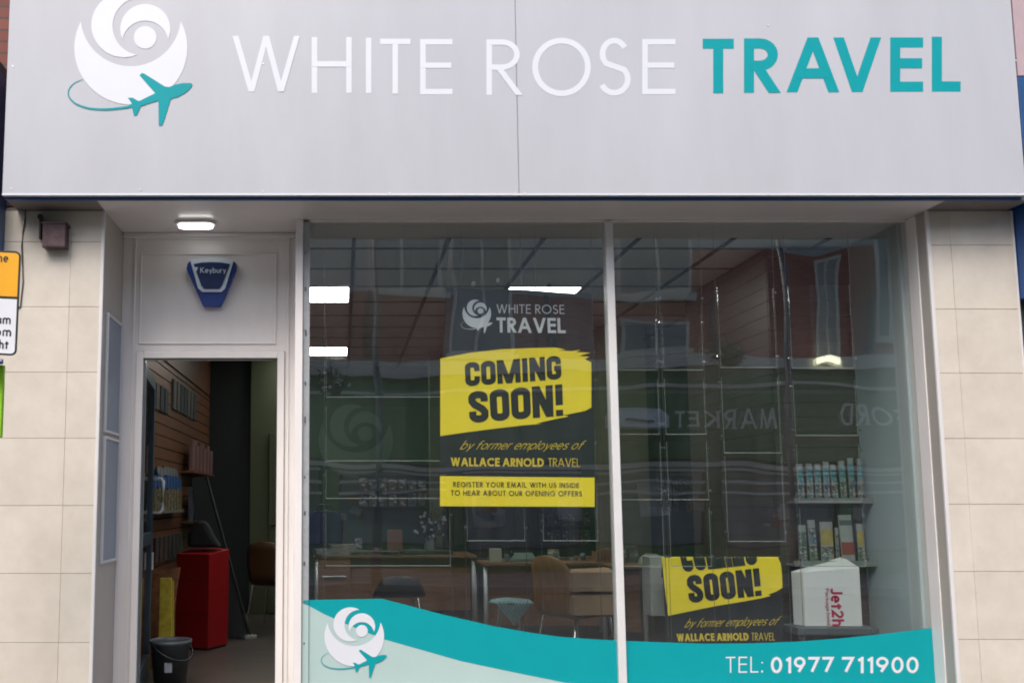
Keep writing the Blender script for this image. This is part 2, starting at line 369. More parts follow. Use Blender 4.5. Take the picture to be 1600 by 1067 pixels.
def text_polys(s, sw, aspect, gap=.22, space=.55, font=None, serif=False, y0=0.0, y1=1.0, fit=True):
    """quads (with a layer number) in a box aspect wide and 1 high; capitals fill it from y0 to y1"""
    font = font or G; H = y1 - y0
    x = 0; items = []
    for ch in s:
        if ch == ' ': x += space; continue
        wd, st = font.get(ch) or G[ch]
        items.append((x, ch, wd, st)); x += wd + gap + sw
    total = x - gap; k = aspect / total if fit else 1.0
    out = []
    for x0, ch, wd, st in items:
        # scale the centre line so that the inked width is (wd+sw)*k while the stroke keeps its width
        cap = ch.isupper() or ch.isdigit() or ch == '!'
        inkw = (wd + sw) * k; sx = (inkw - sw) / wd if wd > 1e-6 else 1.0
        bx = x0 * k + sw / 2 + (0 if wd > 1e-6 else (inkw - sw) / 2)
        for q, stx in enumerate(st):
            diag = stx[0] == 'x'
            pts = stx[1:] if diag else stx
            pp = [(bx + px * sx, py if diag and py in (0, 1) else sw / 2 + py * (1 - sw)) for px, py in pts]
            vert = [0 < abs(py) for px, py in pts]
            if diag:
                dv = (Vector(pp[1]) - Vector(pp[0])).normalized() * sw * .6
                pp = [tuple(Vector(pp[0]) - dv) if pts[0][1] in (0, 1) else pp[0], tuple(Vector(pp[1]) + dv) if pts[1][1] in (0, 1) else pp[1]]
            ps = stroke_polys(pp, sw / 2, 0)
            if not diag and len(pts) >= 2:
                # square the free ends out to the cap lines
                e = []
                for a, b in ((pp[0], pp[1]), (pp[-1], pp[-2])):
                    if abs(a[0] - b[0]) < 1e-6 and (abs(a[1] - sw / 2) < 1e-6 or abs(a[1] - (1 - sw / 2)) < 1e-6):
                        yb = a[1] - sw / 2 if a[1] < b[1] else a[1] + sw / 2
                        e.append([(a[0] - sw / 2, a[1]), (a[0] + sw / 2, a[1]), (a[0] + sw / 2, yb), (a[0] - sw / 2, yb)])
                    elif abs(a[1] - b[1]) < 1e-6 and len(pts) < 8:
                        xb = a[0] - sw / 2 if a[0] < b[0] else a[0] + sw / 2
                        e.append([(a[0], a[1] - sw / 2), (a[0], a[1] + sw / 2), (xb, a[1] + sw / 2), (xb, a[1] - sw / 2)])
                ps = ps + e
            for P in ps:
                if cap: P = clip_y(P, 0, 1)
                if len(P) >= 3: out.append((q % 4, [(px, y0 + py * H) for px, py in P]))
            if serif:
                for a in (pp[0], pp[-1]):
                    for yy in (0, 1):
                        if abs(a[1] - (sw / 2 if yy == 0 else 1 - sw / 2)) < 0.02:
                            y = 0.03 if yy == 0 else .97
                            out.append((3, [(a[0] - sw, y - .03), (a[0] + sw, y - .03), (a[0] + sw, y + .03), (a[0] - sw, y + .03)]))
    return out
def quadmap(TL, TR, BR, BL, Y):
    def m(u, v, d=0.0):
        t = (TL[0] + (TR[0] - TL[0]) * u, TL[1] + (TR[1] - TL[1]) * u); b = (BL[0] + (BR[0] - BL[0]) * u, BL[1] + (BR[1] - BL[1]) * u)
        return at(b[0] + (t[0] - b[0]) * v, b[1] + (t[1] - b[1]) * v, Y - d)
    m.asp = (math.dist(TL, TR) + math.dist(BL, BR)) / (math.dist(TL, BL) + math.dist(TR, BR))
    return m
def planemap(o, U, V):       # origin bottom left, U along the text, V up
    o, U, V = Vector(o), Vector(U), Vector(V); N = U.cross(V).normalized()
    def m(u, v, d=0.0): return o + U * u + V * v + N * d
    m.asp = U.length / V.length
    return m
def put_text(mb, s, m, sw=.11, shear=0.0, bands=1, **k):
    a = m.asp
    for q, P0 in text_polys(s, sw, a, **k):
        for i in range(bands):
            P = P0 if bands == 1 else clip_y(P0, i / bands, (i + 1) / bands)
            if len(P) >= 3: mb.quad([m((x + shear * y) / a, y, 0.0006 + q * 0.0004) for x, y in P])
    mb.flat = True; return mb
def word(root, name, m_, s, m, sw=.11, **k):
    put_text(MB_ := MB(), s, m, sw, **k); return MB_.build(name, m_, root)
def px_poly(mb, pts, Y, d=0.0):
    mb.poly([at(x, y, Y - d) for x, y in pts]); mb.flat = True; return mb

# rose and aeroplane emblem, drawn in the pixel frame of the big sign
def circ(cx, cy, r, a0, a1, n=40): return [(cx + r * math.cos(a0 + (a1 - a0) * i / n), cy + r * math.sin(a0 + (a1 - a0) * i / n)) for i in range(n + 1)]
def crescent(c1, r1, c2, r2):
    """disc 1 minus disc 2"""
    dx, dy = c2[0] - c1[0], c2[1] - c1[1]; d = math.hypot(dx, dy); a = math.atan2(dy, dx)
    al = math.acos(max(-1, min(1, (d * d + r1 * r1 - r2 * r2) / (2 * d * r1)))); be = math.acos(max(-1, min(1, (d * d + r2 * r2 - r1 * r1) / (2 * d * r2))))
    o = circ(*c1, r1, a + al, a + 2 * math.pi - al, 56)
    b = a + math.pi
    i = circ(*c2, r2, b + be, b - be, 56)      # back along disc 2's edge inside disc 1
    return o + i[1:-1] if math.dist(o[-1], i[0]) < math.dist(o[-1], i[-1]) else o + i[::-1][1:-1]
ROSE = [crescent((204.4, 75.5), 88.3, (204.2, 25.6), 78.4), crescent((193.3, 39.6), 50.6, (221, 41.5), 45), crescent((227, 46), 39.1, (227, 69.6), 36.6), circ(226.8, 59, 17.7, 0, 2 * math.pi, 36)[:-1]]
_pl = [(1072, 673), (1060, 662), (1000, 661), (940, 672), (885, 693), (850, 688), (690, 588), (670, 581), (650, 600), (775, 742), (650, 803), (632, 800), (600, 779), (558, 778), (590, 825), (560, 838), (590, 856), (605, 918), (630, 915), (660, 845), (730, 822), (800, 800), (803, 995), (830, 998), (845, 960), (900, 787), (960, 770), (1020, 735), (1065, 690)]
PLANE = [(x / 5.082 + 90, y / 5.082) for x, y in _pl]
_tr = [(595, 846, 17), (500, 860, 19), (380, 870, 17), (250, 862, 14), (150, 828, 12), (100, 785, 11), (84, 745, 9), (96, 700, 7), (135, 660, 6), (200, 632, 4)]
def trail():
    P = [Vector((x / 5.082 + 90, y / 5.082)) for x, y, _ in _tr]; W = [q / 5.082 / 2 for _, _, q in _tr]
    # catmull-rom for a smooth sweep
    pts, ws = [], []
    for i in range(len(P) - 1):
        p0, p1, p2, p3 = P[max(i - 1, 0)], P[i], P[i + 1], P[min(i + 2, len(P) - 1)]
        for k in range(6):
            t = k / 6; pts.append(0.5 * ((2 * p1) + (p2 - p0) * t + (2 * p0 - 5 * p1 + 4 * p2 - p3) * t * t + (3 * p1 - 3 * p2 + p3 - p0) * t ** 3)); ws.append(W[i] + (W[i + 1] - W[i]) * t)
    pts.append(P[-1]); ws.append(W[-1])
    L, Q = [], []
    for i, p in enumerate(pts):
        d = (pts[min(i + 1, len(pts) - 1)] - pts[max(i - 1, 0)]).normalized(); n = Vector((-d.y, d.x)) * ws[i]; L.append(tuple(p + n)); Q.append(tuple(p - n))
    return [[L[i], L[i + 1], Q[i + 1], Q[i]] for i in range(len(L) - 1)]
TRAIL = trail()
def emblem(root, tf, place, m_rose, m_plane, d=0.002):
    """tf: emblem pixel -> local pixel; place(x, y, d) -> world"""
    a = MB(); a.flat = True
    for P in ROSE: a.poly([place(*tf(x, y), d) for x, y in P])
    a.build('rose_emblem', m_rose, root)
    b = MB(); b.flat = True
    b.poly([place(*tf(x, y), d + .0015) for x, y in PLANE])
    for q in TRAIL: b.quad([place(*tf(x, y), d + .001) for x, y in q])
    b.build('aeroplane_emblem', m_plane, root)

# ================================================================== GROUND
paving = mat('paving', (0.22, 0.21, 0.20), 0.9, var=0.12, scale=3, bump=0.2)
asphalt = mat('asphalt', (0.05, 0.05, 0.052), 0.9, var=0.2, scale=30, bump=0.3)
kerb_m = mat('kerb_stone', (0.28, 0.27, 0.26), 0.9, var=0.1)
struct('ground', B(-120, 120, -120, 120, -0.6, -0.125), asphalt)
struct('road', B(-60, 60, -4.6, 2.2, -0.124, -0.12), asphalt)
struct('pavement', B(-60, 60, 2.35, 9, -0.119, 0.0), paving)
struct('far_pavement', B(-60, 60, -12, -4.75, -0.119, 0.0), paving)
struct('kerb', B(-60, 60, 2.2, 2.35, -0.119, 0.006), kerb_m, bevel=0.01)
struct('far_kerb', B(-60, 60, -4.75, -4.6, -0.119, 0.006), kerb_m, bevel=0.01)

# ================================================================== SHOP BUILDING
YP, YG, YD, YF = 5.60, 5.80, 6.10, 5.35      # pilaster face, glass, door wall, sign face
XL0, XL1 = -2.02, -1.435                      # left pilaster
XR0, XR1 = 3.506, 4.01                        # right pilaster
ZS = at(800, 313, 5.40).z                     # underside of the soffit
CEIL = ZS + 0.0                               # shop ceiling level
BACK = 12.3
shop = thing('shop_building', (1.0, YP, 0), 'travel shop with cream tiled pillars, recessed white doorway and large plate window', 'shop')

def pilaster(x0, x1, rows, vj):
    z0, z1 = 0.0, ZS
    base = B(x0 + .002, x1 - .002, YP + .006, 6.3, z0, z1 + .02).build('pilaster', grout_m, shop)
    zs = [z1] + rows + [z0]
    t = MB()
    for i in range(len(zs) - 1):
        a, b = zs[i + 1], zs[i]
        if b - a < .02: continue
        g = .0025
        cuts = [x0, vj, x1] if vj else [x0, x1]
        for j in range(len(cuts) - 1):
            dy = random.uniform(-.0008, .0008)
            t.box(cuts[j] + (.0006 if j else 0), cuts[j + 1] - (.0006 if j < len(cuts) - 2 else 0), YP + dy, YP + .02, a + g / 2, b - g / 2)
    t.build('tile_cladding', tile_m, base, bevel=0.0012)
    return base
rowsL = [at(60, y, YP).z for y in (378, 479.5, 581.5, 684.5, 789.5, 895.5, 1003.5)] + [at(60, 1110, YP).z]
rowsR = [at(1530, y, YP).z for y in (383, 483, 583, 685, 787.5, 892.5, 998.5)] + [at(1530, 1105, YP).z]
pl = pilaster(XL0, XL1, rowsL, at(108, 480, YP).x)
pr = pilaster(XR0, XR1, rowsR, at(1494, 500, YP).x)
B(XL1 - .006, XL1 + .014, YP - .006, YP + .012, 0, ZS).build('corner_trim', trim_m, pl, bevel=.003)
B(XR0 - .014, XR0 + .008, YP - .006, YP + .012, 0, ZS).build('corner_trim', trim_m, pr, bevel=.003)
B(XR1 - .004, XR1 + .008, YP - .004, YP + .012, 0, ZS).build('corner_trim', trim_m, pr, bevel=.002)
# reveal panels
rv = B(XL1 - .001, XL1 + .010, YP + .013, YD, FL, ZS).build('reveal_panel', reveal_m, shop)
rv2 = B(XR0 - .010, XR0 + .001, YP + .013, 5.70, FL, ZS).build('reveal_panel', reveal_m, shop)
# soffit over doorway and window
B(XL1 + .011, XR0 - .011, 5.407, YD + .1, ZS, ZS + .03).build('soffit', soffit_m, shop)
B(XL1 + .012, -.30, YD - .035, YD - .001, ZS - .03, ZS - .001).build('soffit_trim', soffit_m, shop, bevel=.006)
# threshold, step and stall riser
B(XL1 + .011, -.29, YP - .1, 6.3, 0.0, FL).build('doorstep', mat('step_concrete', (0.25, 0.24, 0.22), .85, var=.1), shop, bevel=.006)
ZW = 0.24
B(-.288, XR0 - .011, YG - .06, YG + .12, 0.0, ZW).build('stall_riser', reveal_m, shop, bevel=.004)
# door wall (white boards around the opening)
ox0, ox1 = at(219, 800, YD).x, at(432, 800, YD).x
oz = at(330, 560, YD).z
wl, wr = XL1 + .011, -.285
dw = MB()
dw.box(wl, ox0 - .045, YD, YD + .08, FL, ZS); dw.box(ox1 + .045, wr, YD, YD + .08, FL, ZS); dw.box(ox0 - .045, ox1 + .045, YD, YD + .08, oz + .045, ZS)
dwo = dw.build('door_surround', pvc_m, shop)
fr = MB()
fr.box(ox0 - .045, ox0, YD - .018, YD + .10, FL, oz + .045); fr.box(ox1, ox1 + .045, YD - .018, YD + .10, FL, oz + .045); fr.box(ox0, ox1, YD - .018, YD + .10, oz, oz + .045)
fr.build('door_frame', pvc_m, dwo, bevel=.004)
seal = MB(); sy0, sy1 = YD + .004, YD + .016
seal.box(ox0, ox0 + .005, sy0, sy1, FL, oz - .005); seal.box(ox1 - .005, ox1, sy0, sy1, FL, oz - .005); seal.box(ox0, ox1, sy0, sy1, oz - .005, oz)
seal.build('door_seal', dkgrey_m, dwo)
caulk = mat('grey_caulk', (.26, .25, .24), .7, var=.2, scale=20)
ck = MB(); ck.box(ox0 - .0485, ox0 - .0452, YD - .002, YD + .01, FL, oz + .045); ck.box(ox1 + .0452, ox1 + .0485, YD - .002, YD + .01, FL, oz + .045); ck.box(ox0 - .0485, ox1 + .0485, YD - .002, YD + .01, oz + .0452, oz + .0485)
ck.build('caulk_line', caulk, dwo)
# architrave mouldings
def frame(mb, x0, x1, z0, z1, wd, y0, y1):
    mb.box(x0, x0 + wd, y0, y1, z0, z1); mb.box(x1 - wd, x1, y0, y1, z0, z1)
    mb.box(x0 + wd, x1 - wd, y0, y1, z1 - wd, z1); mb.box(x0 + wd, x1 - wd, y0, y1, z0, z0 + wd); return mb
pz1 = at(330, 375, YD).z; mo = MB()
xo0, xo1 = ox0 - .062, ox1 + .062
mo.box(xo0 - .012, xo0, YD - .012, YD, FL, pz1); mo.box(xo1, xo1 + .012, YD - .012, YD, FL, pz1); mo.box(xo0 - .012, xo1 + .012, YD - .012, YD, pz1, pz1 + .014)
mo.build('architrave', pvc_m, dwo, bevel=.003)
pa = frame(MB(), at(218, 470, YD).x, at(432, 470, YD).x, at(330, 538, YD).z, at(330, 396, YD).z, .012, YD - .009, YD)
pa.build('overdoor_moulding', pvc_m, dwo, bevel=.003)
# window: frame, mullion, two panes
WX0, WX1 = -.288, XR0 - .004
MX = 1.645
win = MB()
win.box(WX0, WX0 + .046, YG - .035, YG + .05, ZW, ZS - .001)
win.box(XR0 - .016, XR0 - .004, YG - .10, YG + .05, ZW, ZS - .001)
win.box(WX0 + .046, XR0 - .016, YG - .02, YG + .05, ZW, ZW + .05)
wino = win.build('window', pvc_m, shop, bevel=.003)
MB().box(WX0 + .0465, WX0 + .088, YG - .012, YG + .04, ZW + .05, ZS - .001).build('inner_jamb', mat('grey_jamb', (.33, .35, .36), .5, var=.12, scale=25), wino, bevel=.002)
for zz in (.55, .78, 1.02, 1.30, 1.52, 1.85, 2.1, 2.42, 2.66, 2.9):
    MB().tube([(WX0 + .062 + random.uniform(-.004, .004), YG - .0125, zz + random.uniform(-.05, .05)), (WX0 + .062, YG - .016, zz)], .0045, 6).build('packer_screw', dkgrey_m, wino)
MB().box(WX0 + .0465, XR0 - .0165, YG - .012, YG + .04, ZS - .012, ZS - .001).build('head_trim', pvc_m, wino, bevel=.002)
MB().box(MX - .024, MX + .024, YG - .03, YG + .05, ZW + .0505, ZS - .012).build('mullion', mat('mullion_white', (.66, .66, .65), .3, var=.05, scale=4), wino, bevel=.004)
MB().box(WX0 + .088, MX - .024, YG, YG + .006, ZW + .0505, ZS - .013).build('pane', glass_m, wino)
MB().box(MX + .024, XR0 - .0165, YG, YG + .006, ZW + .0505, ZS - .013).build('pane', glass_m, wino)
# upper wall over the sign and brick flanks
brick_m = brickmat('red_brick', (0.17, 0.062, 0.052), (0.23, 0.085, 0.065), (0.09, 0.08, 0.075))
ZT = at(800, -70, YF).z
B(XL0, XR1, YP + .01, 6.3, ZS + .031, 7.5).build('upper_wall', brick_m, shop)
# interior shell
B(-1.75, 5.2, 6.19, BACK + .2, FL - .06, FL).build('shop_floor', floor_m, shop)
B(WX0, XR0 + .3, YG + .121, 6.19, FL - .06, FL - .001).build('window_bay_floor', floor_m, shop)
B(-1.8, 5.3, BACK, BACK + .2, FL, CEIL + .3).build('back_wall', green_w, shop)
B(-1.95, -1.62, 6.31, BACK, FL, CEIL + .3).build('left_wall', dark_w, shop)
B(5.0, 5.2, 6.31, BACK, FL, CEIL + .3).build('right_wall', green_w, shop)
B(WX0 - .004, WX0 + .008, YG + .051, YD, FL, ZS).build('return_board', pvc_m, shop)
# side wall of the window bay and the stub wall behind it
XS, YS = 3.47, 6.43
B(XS, XR0 - .001 + .3, YG + .051, YS + .1, FL, CEIL).build('window_side_wall', bluegrey_w, shop)
B(2.92, XS - .001, YS + .02, YS + .1, FL, CEIL).build('stub_wall', slat_back, shop)
B(2.92, 2.99, YS + .101, 8.0, FL, CEIL).build('stub_wall', slat_back, shop)
B(3.8, 5.0, YS, YS + .1, FL, CEIL).build('front_infill', dark_w, shop)
# ceiling: plain margin, tiles, T bars
ce = B(-1.95, 5.2, 6.201, BACK, CEIL + .012, CEIL + .05).build('ceiling', ceil_m, shop)
B(WX0, XR0, YG + .051, 6.2, CEIL + .001, CEIL + .05).build('ceiling_margin', mat('margin_plaster', (.36, .34, .33), .9), shop)
g = MB(); PIT = .632; X00 = .077
ys = [6.19 + .01, 6.49, 7.07, 7.66, 8.27, 8.88, 9.49, 10.10, 10.71, 11.32, 11.93]
for k in range(-3, 8):
    x = X00 + k * PIT
    if -1.6 < x < 5.0: g.box(x - .013, x + .013, 6.2, BACK, CEIL, CEIL + .012)
for y in ys: g.box(-1.62, 5.0, y - .006, y + .006, CEIL + .002, CEIL + .0115)
g.build('ceiling_grid', grid_m, ce)
# slatwalls: boards with grooves
def slats(mb, horizontal_axis, c, a0, a1, z0, z1, t=.018, side=1, p=.10, gap=.009):
    z = z0
    while z < z1 - .02:
        zz = min(z + p - gap, z1)
        if horizontal_axis == 'y': mb.box(min(c, c + side * t), max(c, c + side * t), a0, a1, z, zz)
        else: mb.box(a0, a1, min(c, c + side * t), max(c, c + side * t), z, zz)
        z += p
    return mb
sl = B(-1.62, -1.56, 6.31, 11.1, FL, 2.6).build('slatwall', slat_back, shop)
slats(MB(), 'y', -1.56, 6.31, 11.1, FL + .02, 2.58).build('slat_boards', slat_m, sl, bevel=.002)
s2 = B(-1.62, -1.54, 6.31, 11.1, 2.6, CEIL).build('slatwall_top', slat_m, shop)
s3 = slats(MB(), 'x', YS + .02, 2.905, XS - .002, FL + .02, CEIL - .02, side=-1, gap=.0035).build('slat_boards', slat_dk, shop)
s4 = slats(MB(), 'y', 2.92, YS + .021, 8.0, FL + .02, CEIL - .02, side=-1, gap=.0035).build('slat_boards', slat_dk, shop)
# rooms beyond the left slatwall
B(-1.62, -1.06, 11.1, 11.2, FL, CEIL).build('dark_partition', dark_w, shop)
ol = B(-1.059, -.62, 11.06, 11.14, FL, CEIL).build('olive_partition', olive_w, shop)
idr = B(-.84, -.60, 11.03, 11.058, FL + .01, FL + 2.05).build('inner_door', olive_w, shop, bevel=.004)
MB().tube([(-.80, 11.03, FL + 1.0), (-.80, 10.97, FL + 1.0), (-.70, 10.97, FL + 1.0)], .011).build('handle', black_m, idr)
B(-.619, -.45, 11.1, BACK, FL, CEIL).build('inner_wall_end', dark_w, shop)
# slim olive column beside the green wall
B(at(672, 700, 10.9).x, at(689, 700, 10.9).x, 10.9, 11.05, FL, CEIL).build('column', olive_w, shop)
B(at(939, 700, 9.4).x, at(1013, 700, 9.4).x, 9.4, 9.7, FL, CEIL).build('column', mat('dim_olive_paint', (.15, .15, .085), .8), shop)
B(at(690, 700, 11.3).x, at(830, 700, 11.3).x, 11.3, 11.4, FL, CEIL).build('dark_recess', dark_w, shop)

# door leaf: swung inwards
hinge = Vector((ox0 + .004, YD + .05, FL + .012))
leafm = MB(); LW, LH = .84, oz - FL - .03
def leafbox(mb, x0, x1, y0, y1, z0, z1):
    ang = R(96.5); M = Matrix.Rotation(ang, 3, 'Z')
    P = [(x0, y0, z0), (x1, y0, z0), (x1, y1, z0), (x0, y1, z0), (x0, y0, z1), (x1, y0, z1), (x1, y1, z1), (x0, y1, z1)]
    return mb.hexa([M @ Vector(p) + hinge for p in P])
for a in ((0, .085, 0, .045, 0, LH), (LW - .085, LW, 0, .045, 0, LH), (.085, LW - .085, 0, .045, LH - .09, LH), (.085, LW - .085, 0, .045, 0, .18), (.085, LW - .085, 0, .045, .95, 1.03)): leafbox(leafm, *a)
leaf = leafm.build('door', dark_alu, shop, bevel=.003)
leafbox(MB(), .085, LW - .085, .018, .026, .18, .95).build('pane', doorglass_m, leaf)
leafbox(MB(), .085, LW - .085, .018, .026, 1.03, LH - .09).build('pane', doorglass_m, leaf)
M_ = Matrix.Rotation(R(96.5), 3, 'Z')
def hp(x, y, z): return M_ @ Vector((x, y, z)) + hinge
zh0, zh1 = at(245, 803, 6.9).z - FL, at(245, 750, 6.9).z - FL
MB().tube([hp(LW - .04, 0, zh0), hp(LW - .04, -.055, zh0), hp(LW - .04, -.072, zh0 + .02), hp(LW - .04, -.072, zh1 - .02), hp(LW - .04, -.055, zh1), hp(LW - .04, 0, zh1)], .013, 10).build('handle', trim_m, leaf, smooth=True)
leafbox(MB(), LW - .06, LW - .02, -.012, -.001, at(230, 893, 6.9).z - FL, at(230, 866, 6.9).z - FL).build('keep_plate', trim_m, leaf, bevel=.002)

# ================================================================== FASCIA SIGN
fx0, fx1 = -1.953, 3.925; fz0 = at(800, 305.5, YF).z; seam = at(809, 200, YF).x
sign = thing('fascia_sign', (1.0, YF, fz0), 'wide grey sign board with white rose emblem and white and teal lettering over the shop', 'shop sign')
B(fx0, seam - .0025, YF, YF + .03, fz0, ZT).build('sign_panel', fascia_m, sign, bevel=.0015)
B(seam + .0025, fx1, YF, YF + .03, fz0, ZT).build('sign_panel', fascia_m, sign, bevel=.0015)
B(seam - .0024, seam + .0024, YF + .002, YF + .028, fz0 + .001, ZT).build('joint_strip', mat('joint_grey', (.22, .22, .23), .6), sign)
zbk = at(800, 312, YF + .031).z
B(fx0 + .006, fx1 - .006, YF + .031, YF + .055, zbk, ZT).build('backing_box', blue_p, sign)
und = mat('sign_underside', (.17, .15, .14), .6, var=.1)
B(fx0 + .006, XL1 + .010, YF + .056, YP + .009, zbk + .004, ZT).build('sign_box_underside', und, sign)
B(XR0 - .010, fx1 + .06, YF + .056, YP + .009, zbk + .004, ZT).build('sign_box_underside', und, sign)
B(fx0, fx1, YF - .0015, YF - .0002, fz0 + .0005, fz0 + .012).build('edge_strip', white_v, sign)
def letters(root, name, L, m, sw, Y):
    for ch, x0, x1, y0, y1 in L:
        mb = MB(); mb.flat = True; h = y1 - y0; q = quadmap((x0, y0), (x1, y0), (x1, y1), (x0, y1), Y - .001)
        for k, P in text_polys(ch, sw, (x1 - x0) / h, gap=0): mb.quad([q(x / ((x1 - x0) / h), y, .0004 * k) for x, y in P])
        mb.build(name, m, root)
letters(sign, 'white_letter', [('W', 363.5, 468.3, 56.5, 143.5), ('H', 487, 549.6, 58.5, 145.5), ('I', 571.4, 580.5, 59.5, 146), ('T', 594, 641.2, 61, 147), ('E', 656.5, 707, 61.5, 148)], white_v, .10, YF)
letters(sign, 'white_letter', [('R', 760, 814, 62, 149), ('O', 831.6, 923.2, 59.5, 151), ('S', 934, 985.5, 59.5, 150), ('E', 1003.5, 1055.5, 61.5, 147.8)], white_v, .10, YF)
letters(sign, 'teal_letter', [('T', 1098, 1146.6, 61, 146), ('R', 1162.5, 1217, 60.5, 145.5), ('A', 1229.5, 1311, 59, 144.6), ('V', 1302.4, 1376.5, 59, 144), ('E', 1391, 1442.5, 59, 143.7), ('L', 1456, 1501, 58, 143.4)], teal_v, .185, YF)
emblem(sign, lambda x, y: (x, y), lambda x, y, d: at(x, y, YF - d), white_v, teal_v)
for x, y in ((20, 104), (18, 295), (219, 297), (411, 299), (609, 302), (805, 301.5), (820, 301.5), (1000, 303), (1200, 303), (1400, 302), (1590, 300), (1587, 95), (411, 100), (1200, 40)):
    p = at(x, y, YF); MB().tube([p + Vector((0, .001, 0)), p + Vector((0, -.003, 0))], .005, 8).build('screw_head', silver_m, sign)

# ================================================================== WINDOW GRAPHICS
YV = YG - .002
gx0 = WX0 + .05
vin = thing('window_graphic', (0, YV, ZW), 'teal and frosted film along the window foot with rose emblem and telephone number', 'window graphic')
teal_top = [(474, 937), (597, 935), (640, 946), (690, 959), (720, 966), (773, 978), (830, 988), (873, 994), (925, 998), (975, 1000.5), (1040, 1003), (1100, 1005), (1175, 1004.5), (1250, 1001.5), (1310, 997), (1365, 991.5), (1420, 985), (1458, 980)]
teal_bot = [(884, 1066), (815, 1052), (757, 1040), (720, 1032), (600, 998), (545, 976), (505, 958), (474, 941)]
split = MX - .024
def clipx(P, lo, hi):
    Q = clip_y([(p[1], p[0]) for p in P], lo, hi); return [(q[1], q[0]) for q in Q]
def wpoly(P): return [(at(x, y, YV).x, at(x, y, YV).z) for x, y in P]
zb = ZW + .052
tz = wpoly(teal_top); bzl = wpoly(teal_bot)
teal_shape = tz + [(tz[-1][0], zb), (bzl[0][0] + .35, zb)] + [(bzl[0][0], bzl[0][1])] + bzl[1:]
fro_shape = [(bzl[-1][0], zb)] + [(bzl[0][0] + .34, zb)] + bzl
def shaped(parts_x, shape, y, name, m):
    for lo, hi in parts_x:
        # concave shapes are cut into vertical strips so that the clip stays simple
        mb = MB(); mb.flat = True
        tri = tessellate_polygon([[Vector((x, z, 0)) for x, z in shape]])
        for t in tri:
            P = clipx([shape[i] for i in t], lo, hi)
            if len(P) >= 3: mb.quad([(x, y, z) for x, z in P])
        if mb.f: mb.build(name, m, vin)
shaped(((WX0 + .0885, split - .001), (MX + .025, XR0 - .017)), teal_shape, YV, 'teal_film', teal_v)
shaped(((WX0 + .0885, split - .001),), fro_shape, YV + .0008, 'frosted_film', frost_m)
# the film also runs over the inner jamb at the left
jm = MB(); jm.flat = True
P = clipx([(x, z) for x, z in [tz[0], tz[1], bzl[-2], bzl[-1]]], WX0 + .05, WX0 + .0875)
if len(P) > 2: jm.quad([(x, YG - .0135, z) for x, z in P])
P2 = [(WX0 + .05, bzl[-1][1]), (WX0 + .0875, bzl[-1][1] - .018), (WX0 + .0875, zb), (WX0 + .05, zb)]
k2 = MB(); k2.flat = True; k2.quad([(x, YG - .0133, z) for x, z in P2]); k2.build('frosted_film', frost_m, vin)
if jm.f: jm.build('teal_film', teal_v, vin)
emblem(vin, lambda x, y: ((x - 204.4) * .528 + 553.5, (y - 75.5) * .528 + 993.8), lambda x, y, d: at(x, y, YV - d), white_v, teal_v)
word(vin, 'telephone_word', white_v, 'TEL:', quadmap((1134, 1025.5), (1192, 1025), (1192, 1050), (1134, 1050.5), YV), .085, gap=.2)
word(vin, 'telephone_number', white_v, '01977', quadmap((1204.5, 1025.5), (1302.5, 1025.5), (1302.5, 1051), (1204.5, 1051), YV), .17, gap=.16)
word(vin, 'telephone_number', white_v, '711900', quadmap((1315.5, 1025.5), (1435.3, 1025.5), (1435.3, 1051), (1315.5, 1051), YV), .17, gap=.16)

# ================================================================== POSTERS
YPo = YG + .05
def poster_content(root, pm, header=True, coming=True, y_lo=449, small=True):
    """pm(px, py, d) -> world; content drawn in the frame of the hanging poster"""
    class Q:
        pass
    def qm(TL, TR, BR, BL):
        def m(u, v, d=0.0):
            t = (TL[0] + (TR[0] - TL[0]) * u, TL[1] + (TR[1] - TL[1]) * u); b = (BL[0] + (BR[0] - BL[0]) * u, BL[1] + (BR[1] - BL[1]) * u)
            return pm(b[0] + (t[0] - b[0]) * v, b[1] + (t[1] - b[1]) * v, d + .003)
        m.asp = (math.dist(TL, TR) + math.dist(BL, BR)) / (math.dist(TL, BL) + math.dist(TR, BR))
        return m
    return qm
brush = [(688, 560), (735, 551), (783.7, 545.6), (830, 543.8), (868, 543), (884, 546), (872, 547.5), (893, 548.5), (907, 546.5), (900, 550), (923, 551), (912, 554), (905, 556), (921, 557.5), (914, 561), (924, 566),
         (924, 600), (924, 636.5), (915, 641.5), (896, 645.5), (880, 648.5), (889, 650.5), (870, 654), (852, 658), (838, 661.5), (847, 662), (820, 664), (772.5, 669.5), (730, 675), (688, 681)]
post = thing('hanging_poster', at(808, 791, YPo), 'black and yellow coming soon poster hung high inside the window left of the centre bar', 'poster')
bd = MB()
for i in range(12):
    u0, u1 = i / 12, (i + 1) / 12
    def e(u):
        yy = 449 + 9 * u + (1.2 * math.sin(u * 9) if 0 < u < 1 else 0)
        return (697 + 228 * u, yy), (687 + 242 * u, 791 + 1 * u)
    (ta, ba), (tb, bb) = e(u0), e(u1)
    n = 8
    for j in range(n):
        def P(t, b, v): 
            # slight bow at the left edge, as the sheet hangs
            return at(t[0] + (b[0] - t[0]) * min(1, v * 1.6), t[1] + (b[1] - t[1]) * v, YPo)
        bd.quad([P(ta, ba, j / n), P(tb, bb, j / n), P(tb, bb, (j + 1) / n), P(ta, ba, (j + 1) / n)])
bd.flat = True
bd.build('poster_sheet', poster_dk, post)
pmh = lambda x, y, d: at(x, y, YPo - d)
qm = poster_content(post, pmh)
ye = MB(); ye.poly([pmh(x, y, .0015) for x, y in brush]); ye.quad([pmh(x, y, .0015) for x, y in ((687.5, 743.5), (929, 746), (929, 791.5), (687.5, 790.5))]); ye.flat = True
ye.build('yellow_brush_panel', yellow_m, post)
